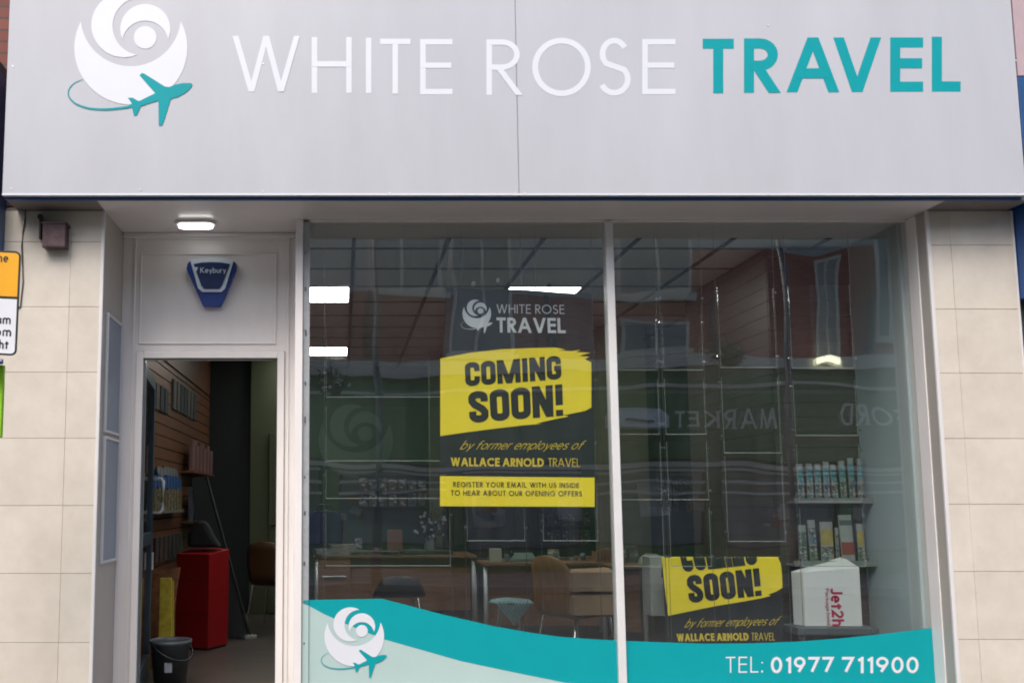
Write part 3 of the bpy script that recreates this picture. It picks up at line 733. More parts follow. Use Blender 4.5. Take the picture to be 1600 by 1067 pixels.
word(post, 'black_lettering', ink_m, 'COMING', qm((726, 566.5), (876, 555.5), (877.5, 592), (727.5, 603.5)), .23, gap=.05, font=IMP)
word(post, 'black_lettering', ink_m, 'SOON!', qm((731, 612), (879.5, 600), (881, 649), (734, 661)), .23, gap=.05, font=IMP)
word(post, 'black_lettering', ink_m, 'REGISTER YOUR EMAIL WITH US INSIDE', qm((708, 752.5), (905, 754), (905, 761.8), (708, 760.5)), .15, gap=.2, space=.5)
word(post, 'black_lettering', ink_m, 'TO HEAR ABOUT OUR OPENING OFFERS', qm((704.5, 765.6), (909.5, 767), (909.5, 775), (704.5, 773.8)), .15, gap=.2, space=.5)
word(post, 'white_lettering', white_v, 'WHITE ROSE', qm((776, 475.5), (881.5, 476.5), (882, 490.5), (776, 489.5)), .10, gap=.18, space=.35)
word(post, 'white_lettering', white_v, 'TRAVEL', qm((775.7, 496), (883, 497), (884, 520.5), (776, 519.5)), .185, gap=.12)
word(post, 'yellow_lettering', gold_m, 'by former employees of', qm((722, 688), (911, 688), (907, 702), (718, 702)), .075, gap=.10, space=.3, shear=.42)
word(post, 'yellow_lettering', gold_m, 'WALLACE ARNOLD', qm((704.4, 714.8), (849.8, 715.8), (849.8, 729), (704.4, 728)), .21, gap=.10, space=.3)
word(post, 'yellow_lettering', gold_m, 'TRAVEL', qm((856.3, 715.5), (906.7, 716), (906.7, 729.2), (856.3, 728.8)), .09, gap=.12)
emblem(post, lambda x, y: ((x - 204.4) * .253 + 745, (y - 75.5) * .253 + 490), pmh, white_v, white_v, .003)
for i, (x, y) in enumerate(((740, 443), (778, 438), (858, 446))):
    p = at(x, y, YG + .03); sk = MB().tube([at(x, y, YG + .008), at(x, y, YG + .03)], [.014, .006], 12)
    sk.tube([at(x, y, YG + .03), at(x, y + 9, YG + .055)], .0025, 6).build('suction_hook', acry_edge if i < 2 else black_m, post)

# poster draped over a stand on the window floor
YP2 = 6.28
drp = thing('draped_poster', at(1130, 1040, YP2), 'black and yellow coming soon poster folded over a low black stand in the right pane', 'poster')
def pm2(x, y, d):     # content coordinates are pixels of this poster; above the fold it rolls backwards
    yf, r = 871.5, 2.0
    if y >= yf: return at(x, y, YP2 - d)
    if y > yf - 3.14:
        a = (yf - y) / r
        return at(x, yf - r * math.sin(a), YP2 + r * (1 - math.cos(a)) * .0042 - d * math.cos(a)) + Vector((0, 0, d * math.sin(a)))
    k = yf - 3.14 - y     # and hangs down again behind
    return at(x, yf - r + k, YP2 + .027 + d)
def sheet(mb, x0t, x0b, x1t, x1b, y0, y1, d, ny=14, nx=4):
    for j in range(ny):
        for i in range(nx):
            def P(i, j):
                v = j / ny; u = i / nx; a = x0t + (x0b - x0t) * v; b = x1t + (x1b - x1t) * v
                return pm2(a + (b - a) * u, y0 + (y1 - y0) * v, d)
            mb.quad([P(i, j), P(i + 1, j), P(i + 1, j + 1), P(i, j + 1)])
    mb.flat = True; return mb
sh = sheet(MB(), 1033, 1044, 1219, 1226, 836, 1066, 0, ny=110); sh.build('poster_sheet', poster_dk, drp)
by = MB(); br2 = [(1034, 885), (1034, 861.6), (1100, 861.6), (1160, 861.6), (1206, 861.6), (1214, 867), (1219, 876), (1222, 885)]
# upper yellow strip follows the roll
for j in range(16):
    y0_, y1_ = 846 + 25.5 * j / 16, 846 + 25.5 * (j + 1) / 16
    by.quad([pm2(1034, y0_, .0015), pm2(1216, y0_, .0015), pm2(1216, y1_, .0015), pm2(1034, y1_, .0015)])
by.poly([pm2(x, y, .0015) for x, y in [(1034, 871.5), (1216, 871.5), (1220, 880), (1222, 900), (1222.5, 918), (1212, 924), (1200, 928.5), (1205, 930), (1190, 934), (1160, 939.5), (1120, 946), (1085, 953), (1044, 961.5), (1040, 930)]])
by.flat = True; by.build('yellow_brush_panel', yellow_m, drp)
def qm2(TL, TR, BR, BL):
    def m(u, v, d=0.0):
        t = (TL[0] + (TR[0] - TL[0]) * u, TL[1] + (TR[1] - TL[1]) * u); b = (BL[0] + (BR[0] - BL[0]) * u, BL[1] + (BR[1] - BL[1]) * u)
        return pm2(b[0] + (t[0] - b[0]) * v, b[1] + (t[1] - b[1]) * v, d + .003)
    m.asp = (math.dist(TL, TR) + math.dist(BL, BR)) / (math.dist(TL, BL) + math.dist(TR, BR))
    return m
word(drp, 'black_lettering', ink_m, 'COMING', qm2((1058, 850), (1178, 839), (1184, 881), (1068, 893.5)), .225, gap=.05, font=IMP, bands=22)
word(drp, 'black_lettering', ink_m, 'SOON!', qm2((1072, 899), (1186, 887), (1190.5, 930), (1077, 942)), .23, gap=.05, font=IMP)
word(drp, 'yellow_lettering', gold_m, 'by former employees of', qm2((1072, 966), (1216, 962), (1212, 976), (1069, 980)), .075, gap=.10, space=.3, shear=.42)
word(drp, 'yellow_lettering', gold_m, 'WALLACE ARNOLD', qm2((1057, 989.5), (1169, 988), (1170, 1000), (1058, 1001.5)), .21, gap=.10, space=.3)
word(drp, 'yellow_lettering', gold_m, 'TRAVEL', qm2((1174, 988), (1211, 988), (1211, 1000), (1174, 1000)), .09, gap=.12)
# the plain white back of the sheet's other half shows at the left
st = thing('display_stand', at(1135, 1067, 6.42), 'low black display stand carrying the folded poster beside the white box', 'stand')
B(at(1046, 900, 6.36).x, at(1232, 960, 6.36).x, 6.345, 6.385, FL + .02, at(1100, 962, 6.36).z).build('base_panel', poster_dk, st, bevel=.004)
B(at(1048, 900, 6.36).x, at(1214, 960, 6.36).x, 6.30, 6.34, FL + .2, at(1100, 878, 6.36).z).build('upright_panel', poster_dk, st, bevel=.01)
B(at(1050, 900, 6.36).x, at(1228, 960, 6.36).x, 6.30, 6.39, FL, FL + .02).build('foot', black_m, st)
pw = B(at(1015, 900, 6.46).x, at(1041, 900, 6.46).x, 6.45, 6.62, at(1020, 962, 6.46).z, at(1020, 869, 6.46).z).build('card_wallet', mat('pale_grey_card', (.30, .31, .30), .6, var=.05), None, bevel=.006)
tag(pw, 'pale grey card sleeve propped at the left side of the folded poster', 'card sleeve')

# ================================================================== LEFT PILLAR DETAILS
pc = at(84, 366, YP - .05)
jb = thing('junction_box', at(84, 388, YP), 'small rusty brown metal box fixed high on the left cream pillar', 'electric box')
rust = mat('rusty_brown_metal', (0.085, 0.05, 0.055), 0.6, var=0.35, scale=30, metal=.2, bump=.3)
a0, a1 = at(65, 386, YP - .08), at(103, 348, YP - .08)
B(a0.x, a1.x, YP - .08, YP - .004, a0.z, a1.z).build('box_body', rust, jb, bevel=.006)
B(a0.x - .006, a1.x + .004, YP - .086, YP - .002, a1.z - .008, a1.z + .006).build('lid', rust, jb, bevel=.003)
b0, b1 = at(60, 373, YP - .05), at(64, 338, YP - .05)
B(b0.x, b1.x, YP - .05, YP - .003, b0.z, b1.z).build('bracket', rust, jb, bevel=.002)
MB().tube([at(63, 339, YP - .07), at(63, 339, YP - .02)], .018, 12).build('pivot_knob', black_m, jb)
MB().tube([at(103, 356, YP - .05), at(110, 356, YP - .05)], .006, 8).build('clamp_screw', rust, jb)
cb = MB().tube([at(38, 306, YP - .010), at(40, 325, YP - .008), at(39, 345, YP - .008), at(36, 362, YP - .006), at(34, 385, YP - .006), at(35, 410, YP - .006), at(36, 440, YP - .006), at(32, 478, YP - .004), at(30, 482, YP - .004)], .0045, 6)
tag(cb.build('cable', mat('grey_cable', (.09, .085, .08), .6), None, smooth=True), 'thin grey cable running down the left cream pillar to the parking sign', 'cable')
# two framed noticeboards on the left reveal
for lab, (ya, yb) in (('upper grey noticeboard in a silver frame on the doorway side wall', (489, 675)), ('lower grey noticeboard in a silver frame on the doorway side wall', (681, 881))):
    xw = XL1 + .010; yA, yB_ = 5.70, 6.075
    # heights read where the front edge sits
    zt_ = at(160, ya, yA).z; zb_ = at(156, yb, yA).z
    nb = thing('noticeboard', (xw, yA, zb_), lab, 'noticeboard', 'noticeboards on the doorway side wall')
    f = MB(); t = .016
    f.box(xw, xw + .018, yA, yA + t, zb_, zt_); f.box(xw, xw + .018, yB_ - t, yB_, zb_, zt_); f.box(xw, xw + .018, yA + t, yB_ - t, zt_ - t, zt_); f.box(xw, xw + .018, yA + t, yB_ - t, zb_, zb_ + t)
    f.build('frame', silver_m, nb, bevel=.003)
    B(xw, xw + .008, yA + t, yB_ - t, zb_ + t, zt_ - t).build('board', board_m, nb)
# parking sign on a post
YK = 4.3
pk = thing('parking_sign', (at(-60, 800, YK).x, YK, 0), 'orange and white parking times sign on a post at the left edge', 'road sign')
def rrect(cx0, cy0, cx1, cy1, r, tilt, Y, th, n=6):
    pts = []
    for (x, y, a) in ((cx1 - r, cy0 + r, -90), (cx1 - r, cy1 - r, 0), (cx0 + r, cy1 - r, 90), (cx0 + r, cy0 + r, 180)):
        for i in range(n + 1): t = R(a + 90 * i / n); pts.append((x + r * math.cos(t), y + r * math.sin(t)))
    c = (cx1, cy0); M = [(c[0] + (x - c[0]) * math.cos(tilt) - (y - c[1]) * math.sin(tilt), c[1] + (x - c[0]) * math.sin(tilt) + (y - c[1]) * math.cos(tilt)) for x, y in pts]
    return [at(x, y, Y) for x, y in M]
TI = R(2.6)
def tp(x, y, c=(33, 393)): return (c[0] + (x - c[0]) * math.cos(TI) - (y - c[1]) * math.sin(TI), c[1] + (x - c[0]) * math.sin(TI) + (y - c[1]) * math.cos(TI))
MB().prism(rrect(-130, 393, 33, 556, 9, TI, YK, 0), (0, .004, 0)).build('sign_plate', black_m, pk)
og = mat('orange_sign_face', (0.80, 0.38, 0.01), .4, var=.03); ws = mat('white_sign_face', (.72, .74, .77), .4, var=.03)
def sface(x0, y0, x1, y1, m, name, r=6, top=True):
    P = []
    n = 6
    cs = [(x1 - r, y0 + r, -90, top), (x1 - r, y1 - r, 0, not top), (x0 + r, y1 - r, 90, not top), (x0 + r, y0 + r, 180, top)]
    for (x, y, a, rd) in cs:
        if rd:
            for i in range(n + 1): t = R(a + 90 * i / n); P.append((x + r * math.cos(t), y + r * math.sin(t)))
        else:
            P.append((x + r if a in (-90, 0) else x - r, y - r if a in (-90, 180) else y + r))
    mb = MB(); mb.flat = True; mb.poly([at(*tp(x, y), YK - .0015) for x, y in P]); mb.build(name, m, pk)
sface(-127, 396, 30, 464, og, 'orange_face', top=True); sface(-127, 468, 30, 553, ws, 'white_face', top=False)
pkl = MB()
def ptext(s, x0, x1, yb, yt, sw=.19):
    q = quadmap(tp(x0, yt), tp(x1, yt), tp(x1, yb), tp(x0, yb), YK - .002); put_text(pkl, s, q, sw, gap=.14)
ptext('ne', -3, 13.5, 411, 397.5, .16); ptext('am', -2, 21.5, 507, 493, .16); ptext('pm', -2, 23, 526, 512, .16); ptext('ht', 5, 20, 546, 532, .17)
pkl.build('sign_lettering', black_m, pk)
px_ = at(-60, 600, YK).x
MB().tube([(px_, YK + .045, 0), (px_, YK + .045, at(-60, 380, YK).z)], .038, 16).build('post', mat('grey_post', (.2, .21, .22), .5, metal=.5), pk, smooth=True)
MB().tube([at(-100, 565, YK + .01), at(4, 565, YK + .01)], .012, 8).build('clamp_rail', blue_p, pk)
# lime board under the sign
lg = B(at(-120, 700, YK + .1).x, at(2.6, 640, YK + .1).x, YK + .1, YK + .13, at(0, 683, YK + .1).z, at(0, 570, YK + .1).z).build('lime_board', mat('lime_green', (.30, .62, .02), .4, var=.03), None, bevel=.004)
tag(lg, 'lime green board below the parking sign at the left edge', 'board')
lg.parent = None

# ================================================================== ALARM BOX AND PORCH LIGHT
navy = mat('navy_plastic', (0.008, 0.022, 0.10), 0.3, var=.1, coat=.3); blue2 = mat('blue_plastic', (0.010, 0.045, 0.24), 0.35, var=.1)
pale = mat('pale_blue_plastic', (0.62, 0.72, 0.82), 0.35, var=.04)
ab = thing('alarm_box', at(330, 478, YD), 'navy blue wedge shaped alarm box with a pale rim above the door', 'alarm box')
def shp(P, y0, y1, name, m, bv=.004, root=ab):
    MB().prism([at(x, y, y0) for x, y in P], (0, y1 - y0, 0)).build(name, m, root, bevel=bv)
shp([(293, 411), (299, 406), (318, 404), (345, 404), (362, 406), (369, 411), (369, 420), (352, 462), (344, 478), (317, 478), (310, 462), (291, 420)], YD - .05, YD - .001, 'housing', blue2, .006)
shp([(297, 406.5), (312, 404), (330, 403), (348, 404), (365, 406.5), (352, 450), (346, 456), (316, 456), (309, 450)], YD - .065, YD - .051, 'rim', pale, .003)
shp([(302.5, 412.5), (315, 410), (330, 409.4), (346, 410), (359.5, 412.5), (346.7, 446.5), (342.7, 451.5), (318.8, 451.5), (314.5, 446.5)], YD - .071, YD - .0655, 'front_cover', navy, .002)
al = MB(); put_text(al, 'Keybury', quadmap((313, 418), (353, 418), (353, 426.5), (313, 426.5), YD - .0712), .13, gap=.12)
al.quad([at(x, y, YD - .072) for x, y in ((302.5, 417.5), (309.5, 417.5), (306.5, 425), (305.5, 425))]); al.flat = True
al.build('lettering', pale, ab)
lp = at(306, 349, 5.84)
pb = thing('porch_light', (lp.x, 5.84, ZS), 'small lit oval bulkhead lamp under the canopy above the door', 'lamp')
def oval(mb, cx, cy, L, W, z0, z1, n=12):
    P = [(cx + sx * (L - W) / 2 + W / 2 * math.cos(t), cy + W / 2 * math.sin(t)) for sx, a in ((1, -90), (-1, 90)) for t in [R(a + 180 * i / n) for i in range(n + 1)]]
    return mb.prism([(x, y, z0) for x, y in P], (0, 0, z1 - z0))
oval(MB(), lp.x, 5.84, .25, .12, ZS - .018, ZS - .0005).build('base', trim_m, pb, bevel=.003)
oval(MB(), lp.x, 5.84, .215, .085, ZS - .034, ZS - .0185).build('lens', led_m, pb, bevel=.012)

# ================================================================== CEILING LIGHTS (lit panels in the grid)
def ceil_light(k, j, label):
    x0 = X00 + k * PIT + .014; x1 = X00 + (k + 1) * PIT - .014; y0, y1 = ys[j] + .007, ys[j + 1] - .007
    o = thing('ceiling_light', ((x0 + x1) / 2, (y0 + y1) / 2, CEIL), label, 'ceiling light', 'square lit panels in the shop ceiling')
    frame_ = MB(); z0, z1 = CEIL + .001, CEIL + .011; t = .012
    frame_.box(x0, x0 + t, y0, y1, z0, z1); frame_.box(x1 - t, x1, y0, y1, z0, z1); frame_.box(x0 + t, x1 - t, y0, y0 + t, z0, z1); frame_.box(x0 + t, x1 - t, y1 - t, y1, z0, z1)
    frame_.build('frame', trim_m, o); B(x0 + t, x1 - t, y0 + t, y1 - t, CEIL + .003, CEIL + .010).build('diffuser', lamp_m, o)
ceil_light(-1, 3, 'lit square ceiling panel at the far left of the window, nearer one')
ceil_light(-1, 8, 'lit square ceiling panel at the far left of the window, deeper one')
ceil_light(2, 3, 'lit square ceiling panel just above the hanging poster')

# ================================================================== ACRYLIC POSTER HOLDERS ON WIRES
YH = YG + .11
def holder(xl, xr, yref, wires_y, pockets, clips, label, bars=()):
    """xl, xr: wire pixels at row yref; pockets: (top, bottom) rows; clips: rows"""
    X0, X1 = at(xl, yref, YH).x, at(xr, yref, YH).x; xm = (xl + xr) / 2
    zt, zb_ = CEIL, FL
    def Z(y): return at(xm, y, YH).z
    o = thing('poster_holder', ((X0 + X1) / 2, YH, FL), label, 'poster holder', 'clear poster holders hung on wires in the window')
    for x in (X0, X1):
        MB().tube([(x, YH, zb_), (x, YH, zt)], .0016, 6).build('wire', chrome_m, o)
    for (a, b) in pockets:
        z1, z0 = Z(a), Z(b); i = .010
        MB().box(X0 + i, X1 - i, YH - .004, YH - .002, z0, z1).build('pocket', acry_m, o)
        e = MB().box(X0 + i, X1 - i, YH - .008, YH - .0045, z0 - .003, z0 + .001)
        e.box(X0 + i, X0 + i + .0015, YH - .0065, YH - .0045, z0 + .001, z1); e.box(X1 - i - .0015, X1 - i, YH - .0065, YH - .0045, z0 + .001, z1)
        e.build('pocket_edge', acry_edge, o)
    for y in clips:
        for x in (X0, X1):
            MB().tube([(x, YH - .012, Z(y)), (x, YH + .006, Z(y))], .0085, 10).build('clip', chrome_m, o)
    return o
holder(507, 703, 640, None, [(520, 620), (634, 719.5), (734, 778), (795, 883)], [583, 611, 639, 709, 742, 769, 804, 868], 'wide clear poster holder on wires at the left end of the window')
holder(727, 822, 824, None, [(650, 738), (752, 844)], [824], 'clear poster holder partly behind the hanging poster, left one')
holder(846, 936, 829, None, [(470, 600), (612, 738), (752, 844)], [551, 594, 692, 733, 829], 'clear poster holder partly behind the hanging poster, right one')
holder(963, 1030, 602, None, [(490, 578), (592, 678), (690, 780), (792, 884)], [467, 501, 564, 603, 663, 699, 767, 802, 869], 'narrow clear poster holder right beside the centre window bar')
holder(1035, 1102, 602, None, [(490, 578), (592, 678), (690, 780), (792, 884)], [467, 504, 566, 603, 663, 700, 767, 801, 869], 'narrow clear poster holder second from the centre window bar')
holder(1124, 1217, 599, None, [(450, 574), (590, 707), (713, 845)], [458, 557, 598, 682, 721, 830], 'middle sized clear poster holder over the folded poster')
holder(1236, 1338, 604, None, [(445, 575), (594, 680), (694, 783), (793, 884)], [560, 604, 672, 703, 775, 805, 874], 'clear poster holder in front of the brochure shelves at right')

# ================================================================== FURNITURE AND STOCK INSIDE
def desk(x0, x1, y0, y1, label, drawers=None, name='desk'):
    zt = FL + .73
    o = thing(name, ((x0 + x1) / 2, (y0 + y1) / 2, FL), label, 'desk')
    B(x0, x1, y0, y1, zt - .028, zt).build('desk_top', desk_m, o, bevel=.004)
    B(x0 + .06, x1 - .06, y0 + .08, y0 + .098, FL + .18, zt - .029).build('modesty_panel', desk_m, o, bevel=.002)
    for x in (x0 + .03, x1 - .03):
        for y in (y0 + .04, y1 - .04): MB().tube([(x, y, FL), (x, y, zt - .029)], .02, 12).build('leg', silver_m, o, smooth=True)
    if drawers:
        a, b = drawers
        d = B(a, b, y0 + .02, y0 + .07, FL + .08, zt - .03).build('drawer_front', desk_m, o, bevel=.003)
        MB().tube([((a + b) / 2 - .12, y0, FL + .52), ((a + b) / 2 + .12, y0, FL + .52)], .008, 8).build('handle', silver_m, d)
        B(a, b, y0 + .0705, y1 - .05, FL + .08, zt - .03).build('drawer_box', desk_m, o)
    return o
YA = 9.7
dA = desk(at(490, 862, YA).x, at(745, 862, YA).x, YA, YA + .75, 'brown wooden desk with a drawer unit behind the left end of the window', drawers=(at(497, 900, YA).x, at(548, 900, YA).x))
YB = 8.5
dB = desk(at(754, 872, YB).x, at(950, 872, YB).x, YB, YB + .7, 'brown wooden desk behind the bentwood chair in the left pane')
YC = 8.1
dC = desk(at(962, 875, YC).x, at(1014, 875, YC).x, YC, YC + 1.5, 'end of a brown wooden desk just right of the centre window bar')

def chair(loc, rz, label, m=None, back_h=.87, seat_w=.42):
    """faces +x before turning; shell of bent plywood on a chrome tube frame"""
    o = thing('chair', loc, label, 'chair'); L = Vector(loc); M = Matrix.Rotation(rz, 3, 'Z')
    prof = [(.22, .445), (.16, .455), (.05, .45), (-.08, .435), (-.16, .44), (-.20, .475), (-.215, .55), (-.225, .66), (-.245, .78), (-.27, back_h)]
    if back_h < .7: prof = [(.22, .445), (.05, .45), (-.12, .44), (-.19, .46), (-.21, .5), (-.225, back_h)]
    mb = MB(); n = len(prof); ny = 8; k0 = 0
    for side in (0, .012):
        for i, (x, z) in enumerate(prof):
            wd = seat_w / 2
            if i == 0: wd *= .82
            if i == n - 1: wd *= .70
            elif i == n - 2: wd *= .93
            if 4 <= i <= 6 and back_h > .7: wd *= .82
            for j in range(ny + 1):
                y = -wd + 2 * wd * j / ny
                cz = z - (0.03 * (2 * j / ny - 1) ** 2 if i == n - 1 else 0); cx = x + (.03 * (2 * j / ny - 1) ** 2 if i >= n - 3 else 0)
                dx, dz = (prof[min(i + 1, n - 1)][0] - prof[max(i - 1, 0)][0]), (prof[min(i + 1, n - 1)][1] - prof[max(i - 1, 0)][1])
                l = math.hypot(dx, dz); mb.v.append(L + M @ Vector((cx + dz / l * -side, y, cz + dx / l * side)))
    W = ny + 1; off = n * W
    for i in range(n - 1):
        for j in range(ny):
            q = (i * W + j, i * W + j + 1, (i + 1) * W + j + 1, (i + 1) * W + j); mb.f.append(q); mb.f.append(tuple(off + a for a in q[::-1]))
    edge = [j for j in range(W)] + [i * W + ny for i in range(1, n)] + [(n - 1) * W + j for j in range(ny - 1, -1, -1)] + [i * W for i in range(n - 2, 0, -1)]
    for a in range(len(edge)): b = (a + 1) % len(edge); mb.f.append((edge[a], edge[b], off + edge[b], off + edge[a]))
    mb.build('seat_shell', m or chair_m, o, smooth=True)
    for s in (-1, 1):
        for fx, fz in ((.17, .24), (-.13, -.22)):
            P = [L + M @ Vector(p) for p in ((fx, s * .12, .432), (fx + (.02 if fx > 0 else -.02), s * .17, .42), (fz, s * .21, 0.0))]
            MB().tube(P, .011, 10).build('leg', chrome_m, o, smooth=True)
    P = [L + M @ Vector(p) for p in ((.16, -.12, .43), (.16, .12, .43))]; MB().tube(P, .009, 8).build('cross_tube', chrome_m, o)
    P = [L + M @ Vector(p) for p in ((-.12, -.12, .423), (-.12, .12, .423))]; MB().tube(P, .009, 8).build('cross_tube', chrome_m, o)
    return o
cx = at(912, 960, 7.05)
chair((at(897, 960, 7.2).x, 7.2, FL), R(30), 'bentwood chair holding two cardboard boxes beside the centre window bar')
chair((at(620, 950, 8.7).x, 8.7, FL), R(95), 'low dark backed chair pulled up to the left desk', m=mat('dark_leatherette', (.035, .03, .028), .45), back_h=.62, seat_w=.46)
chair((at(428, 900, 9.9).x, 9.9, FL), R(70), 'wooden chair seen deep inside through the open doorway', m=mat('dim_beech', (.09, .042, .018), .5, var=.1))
# boxes on the chair
sx = at(922, 931, 6.98)
def carton(c, w_, d_, h_, rz, label, grp='cardboard boxes on the bentwood chair'):
    o = thing('cardboard_box', c, label, 'box', grp); c = Vector(c); M = Matrix.Rotation(rz, 3, 'Z')
    P = [c + M @ Vector(p) for p in ((-w_ / 2, -d_ / 2, 0), (w_ / 2, -d_ / 2, 0), (w_ / 2, d_ / 2, 0), (-w_ / 2, d_ / 2, 0), (-w_ / 2, -d_ / 2, h_), (w_ / 2, -d_ / 2, h_), (w_ / 2, d_ / 2, h_), (-w_ / 2, d_ / 2, h_))]
    MB().hexa(P).build('carton', card_m, o, bevel=.003)
    P = [c + M @ Vector(p) for p in ((-w_ / 2, -d_ / 2, h_ + .001), (w_ / 2, -d_ / 2, h_ + .001), (w_ / 2 - .01, -.01, h_ + .03), (-w_ / 2 + .02, -.02, h_ + .02))]
    f = MB(); f.quad(P); f.build('flap', card_m, o, solid=.003)
    P = [c + M @ Vector(p) for p in ((-w_ / 2, -.025, h_ + .0045), (w_ / 2, -.025, h_ + .0045), (w_ / 2, .025, h_ + .0045), (-w_ / 2, .025, h_ + .0045))]
    return o
seat_z = FL + .468
carton((at(925, 950, 6.98).x, 7.0, seat_z), .36, .28, .125, R(8), 'lower wider cardboard box on the bentwood chair seat')
carton((at(920, 920, 6.98).x, 6.99, seat_z + .16), .31, .24, .13, R(5), 'upper cardboard box on top of the other on the chair')
# stool with a cloth
YT = 7.75
sto = thing('stool', (at(797, 940, YT).x, YT, FL), 'small chrome legged stool with a pale cloth over it in the left pane', 'stool')
sX = at(797, 936, YT).x; sz = at(797, 937, YT).z
MB().lathe((sX, YT, 0), [(.001, sz - .03), (.15, sz - .03), (.16, sz - .015), (.15, sz), (.001, sz)], 28).build('seat', dkgrey_m, sto, smooth=True)
for a in (45, 135, 225, 315):
    MB().tube([(sX + .10 * math.cos(R(a)), YT + .10 * math.sin(R(a)), sz - .03), (sX + .17 * math.cos(R(a)), YT + .17 * math.sin(R(a)), FL)], .010, 8).build('leg', chrome_m, sto)
cl = MB(); N = 14
def clothpt(u, v):     # a square cloth turned cornerwise: its front corner hangs down
    x = (u - v) * .165; y = -(u + v - 1) * .17
    r = y + .0
    front = max(0, -y - 0.0)    # distance towards the viewer from the seat middle
    over = max(0, front - .02)
    z = sz + .004 + .004 * math.sin(9 * u) * math.sin(7 * v); yy = YT + y
    if (x * x + y * y) > .15 ** 2 or over > 0:
        hang = over * 1.25 + max(0, abs(x) - .12) * .5
        z -= hang; yy = YT - .155 - .012 * math.sin(14 * x) - .03 * over if y < 0 else yy
    return (sX + x * 1.05, yy, z)
for i in range(N):
    for j in range(N):
        cl.quad([clothpt(i / N, j / N), clothpt((i + 1) / N, j / N), clothpt((i + 1) / N, (j + 1) / N), clothpt(i / N, (j + 1) / N)])
tag(cl.build('cloth', mat('pale_teal_cloth', (.25, .38, .38), .9, var=.12, scale=14), None, solid=.003, smooth=True), 'pale blue green cloth draped with one corner hanging over the stool', 'cloth')

# things on the desks
zt = FL + .73
def on(px, Y): return at(px, 860, Y).x
bg_ = thing('shoulder_bag', (on(508, YA + .3), YA + .3, zt), 'dark blue bag standing on the left end of the left desk', 'bag')
bx = on(508, YA + .3)
MB().prism([(bx - .17, YA + .2, zt + .10), (bx + .17, YA + .2, zt + .10), (bx + .185, YA + .2, zt + .2), (bx + .17, YA + .2, zt + .40), (bx + .12, YA + .2, zt + .44), (bx - .12, YA + .2, zt + .44), (bx - .17, YA + .2, zt + .40)], (0, .14, 0)).build('bag_body', mat('navy_fabric', (.012, .025, .10), .8, var=.3, scale=20), bg_, bevel=.03)
MB().prism([(bx - .16, YA + .19, zt), (bx + .16, YA + .19, zt), (bx + .165, YA + .19, zt + .11), (bx - .165, YA + .19, zt + .11)], (0, .16, 0)).build('bag_base', mat('navy_fabric2', (.02, .03, .07), .8), bg_, bevel=.01)
MB().tube([(bx - .08, YA + .2, zt + .43), (bx - .06, YA + .2, zt + .50), (bx + .06, YA + .2, zt + .50), (bx + .08, YA + .2, zt + .43)], .008, 8).build('strap', black_m, bg_)
def papers(px, Y, w_, d_, h_, label, m=paper_m, rz=0.1, name='paper_stack'):
    x = on(px, Y); M = Matrix.Rotation(rz, 3, 'Z'); mb = MB(); n = 5
    for i in range(n):
        a = rz + random.uniform(-.15, .15); M = Matrix.Rotation(a, 3, 'Z'); z0 = zt + .001 + h_ * i / n; z1 = z0 + h_ / n - .001
        mb.hexa([Vector((x, Y, 0)) + M @ Vector(p) for p in ((-w_ / 2, -d_ / 2, z0), (w_ / 2, -d_ / 2, z0), (w_ / 2, d_ / 2, z0), (-w_ / 2, d_ / 2, z0), (-w_ / 2, -d_ / 2, z1), (w_ / 2, -d_ / 2, z1), (w_ / 2, d_ / 2, z1), (-w_ / 2, d_ / 2, z1))])
    return tag(mb.build(name, m, None), label, 'papers')
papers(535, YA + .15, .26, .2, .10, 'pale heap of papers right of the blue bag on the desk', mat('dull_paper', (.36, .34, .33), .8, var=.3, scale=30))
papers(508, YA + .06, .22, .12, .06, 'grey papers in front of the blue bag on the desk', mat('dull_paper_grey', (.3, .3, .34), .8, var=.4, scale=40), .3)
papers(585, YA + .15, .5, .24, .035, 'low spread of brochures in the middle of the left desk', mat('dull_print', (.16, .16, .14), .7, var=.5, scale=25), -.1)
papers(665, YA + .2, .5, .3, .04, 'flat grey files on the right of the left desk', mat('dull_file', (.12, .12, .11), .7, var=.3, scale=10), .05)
wb = B(on(606, YA + .3), on(629, YA + .3), YA + .3, YA + .42, zt, zt + .24).build('wooden_box', mat('pinkish_wood', (.26, .13, .10), .6, var=.15, scale=12), None, bevel=.004)
tag(wb, 'small pinkish brown box upright on the left desk', 'box')
# flowers in a vase on the left desk
fx, fy = on(672, YA + .35), YA + .35
fl = thing('flower_vase', (fx, fy, zt), 'vase of dark foliage and pale flowers at the right end of the left desk', 'plant')
MB().lathe((fx, fy, 0), [(.03, zt), (.05, zt + .02), (.06, zt + .08), (.04, zt + .13), (.045, zt + .15)], 18).build('vase', mat('pale_ceramic', (.34, .38, .36), .3), fl, smooth=True)
lf = MB(); fw = MB()
for i in range(170):
    a = random.uniform(0, 2 * math.pi); r = random.uniform(0, .17) ; z = zt + .14 + random.uniform(0, .30) * (1 - r * 2)
    c = Vector((fx + r * math.cos(a), fy + r * math.sin(a), z)); u = Vector((random.uniform(-1, 1), random.uniform(-1, 1), random.uniform(-1, 1))).normalized() * .028; v = u.cross(Vector((random.random(), random.random(), random.random()))).normalized() * .012
    lf.quad([c - u, c + v, c + u, c - v])
for i in range(26):
    a = random.uniform(0, 2 * math.pi); r = random.uniform(.03, .17); c = Vector((fx + r * math.cos(a), fy - abs(r * math.sin(a)), zt + .14 + random.uniform(.02, .28)))
    fw.ball(c, random.uniform(.010, .018), 4)
lf.build('foliage', mat('dark_leaf', (.02, .05, .035), .6, var=.4), fl); fw.build('blossom', mat('pale_petals', (.45, .45, .50), .7, var=.2), fl)
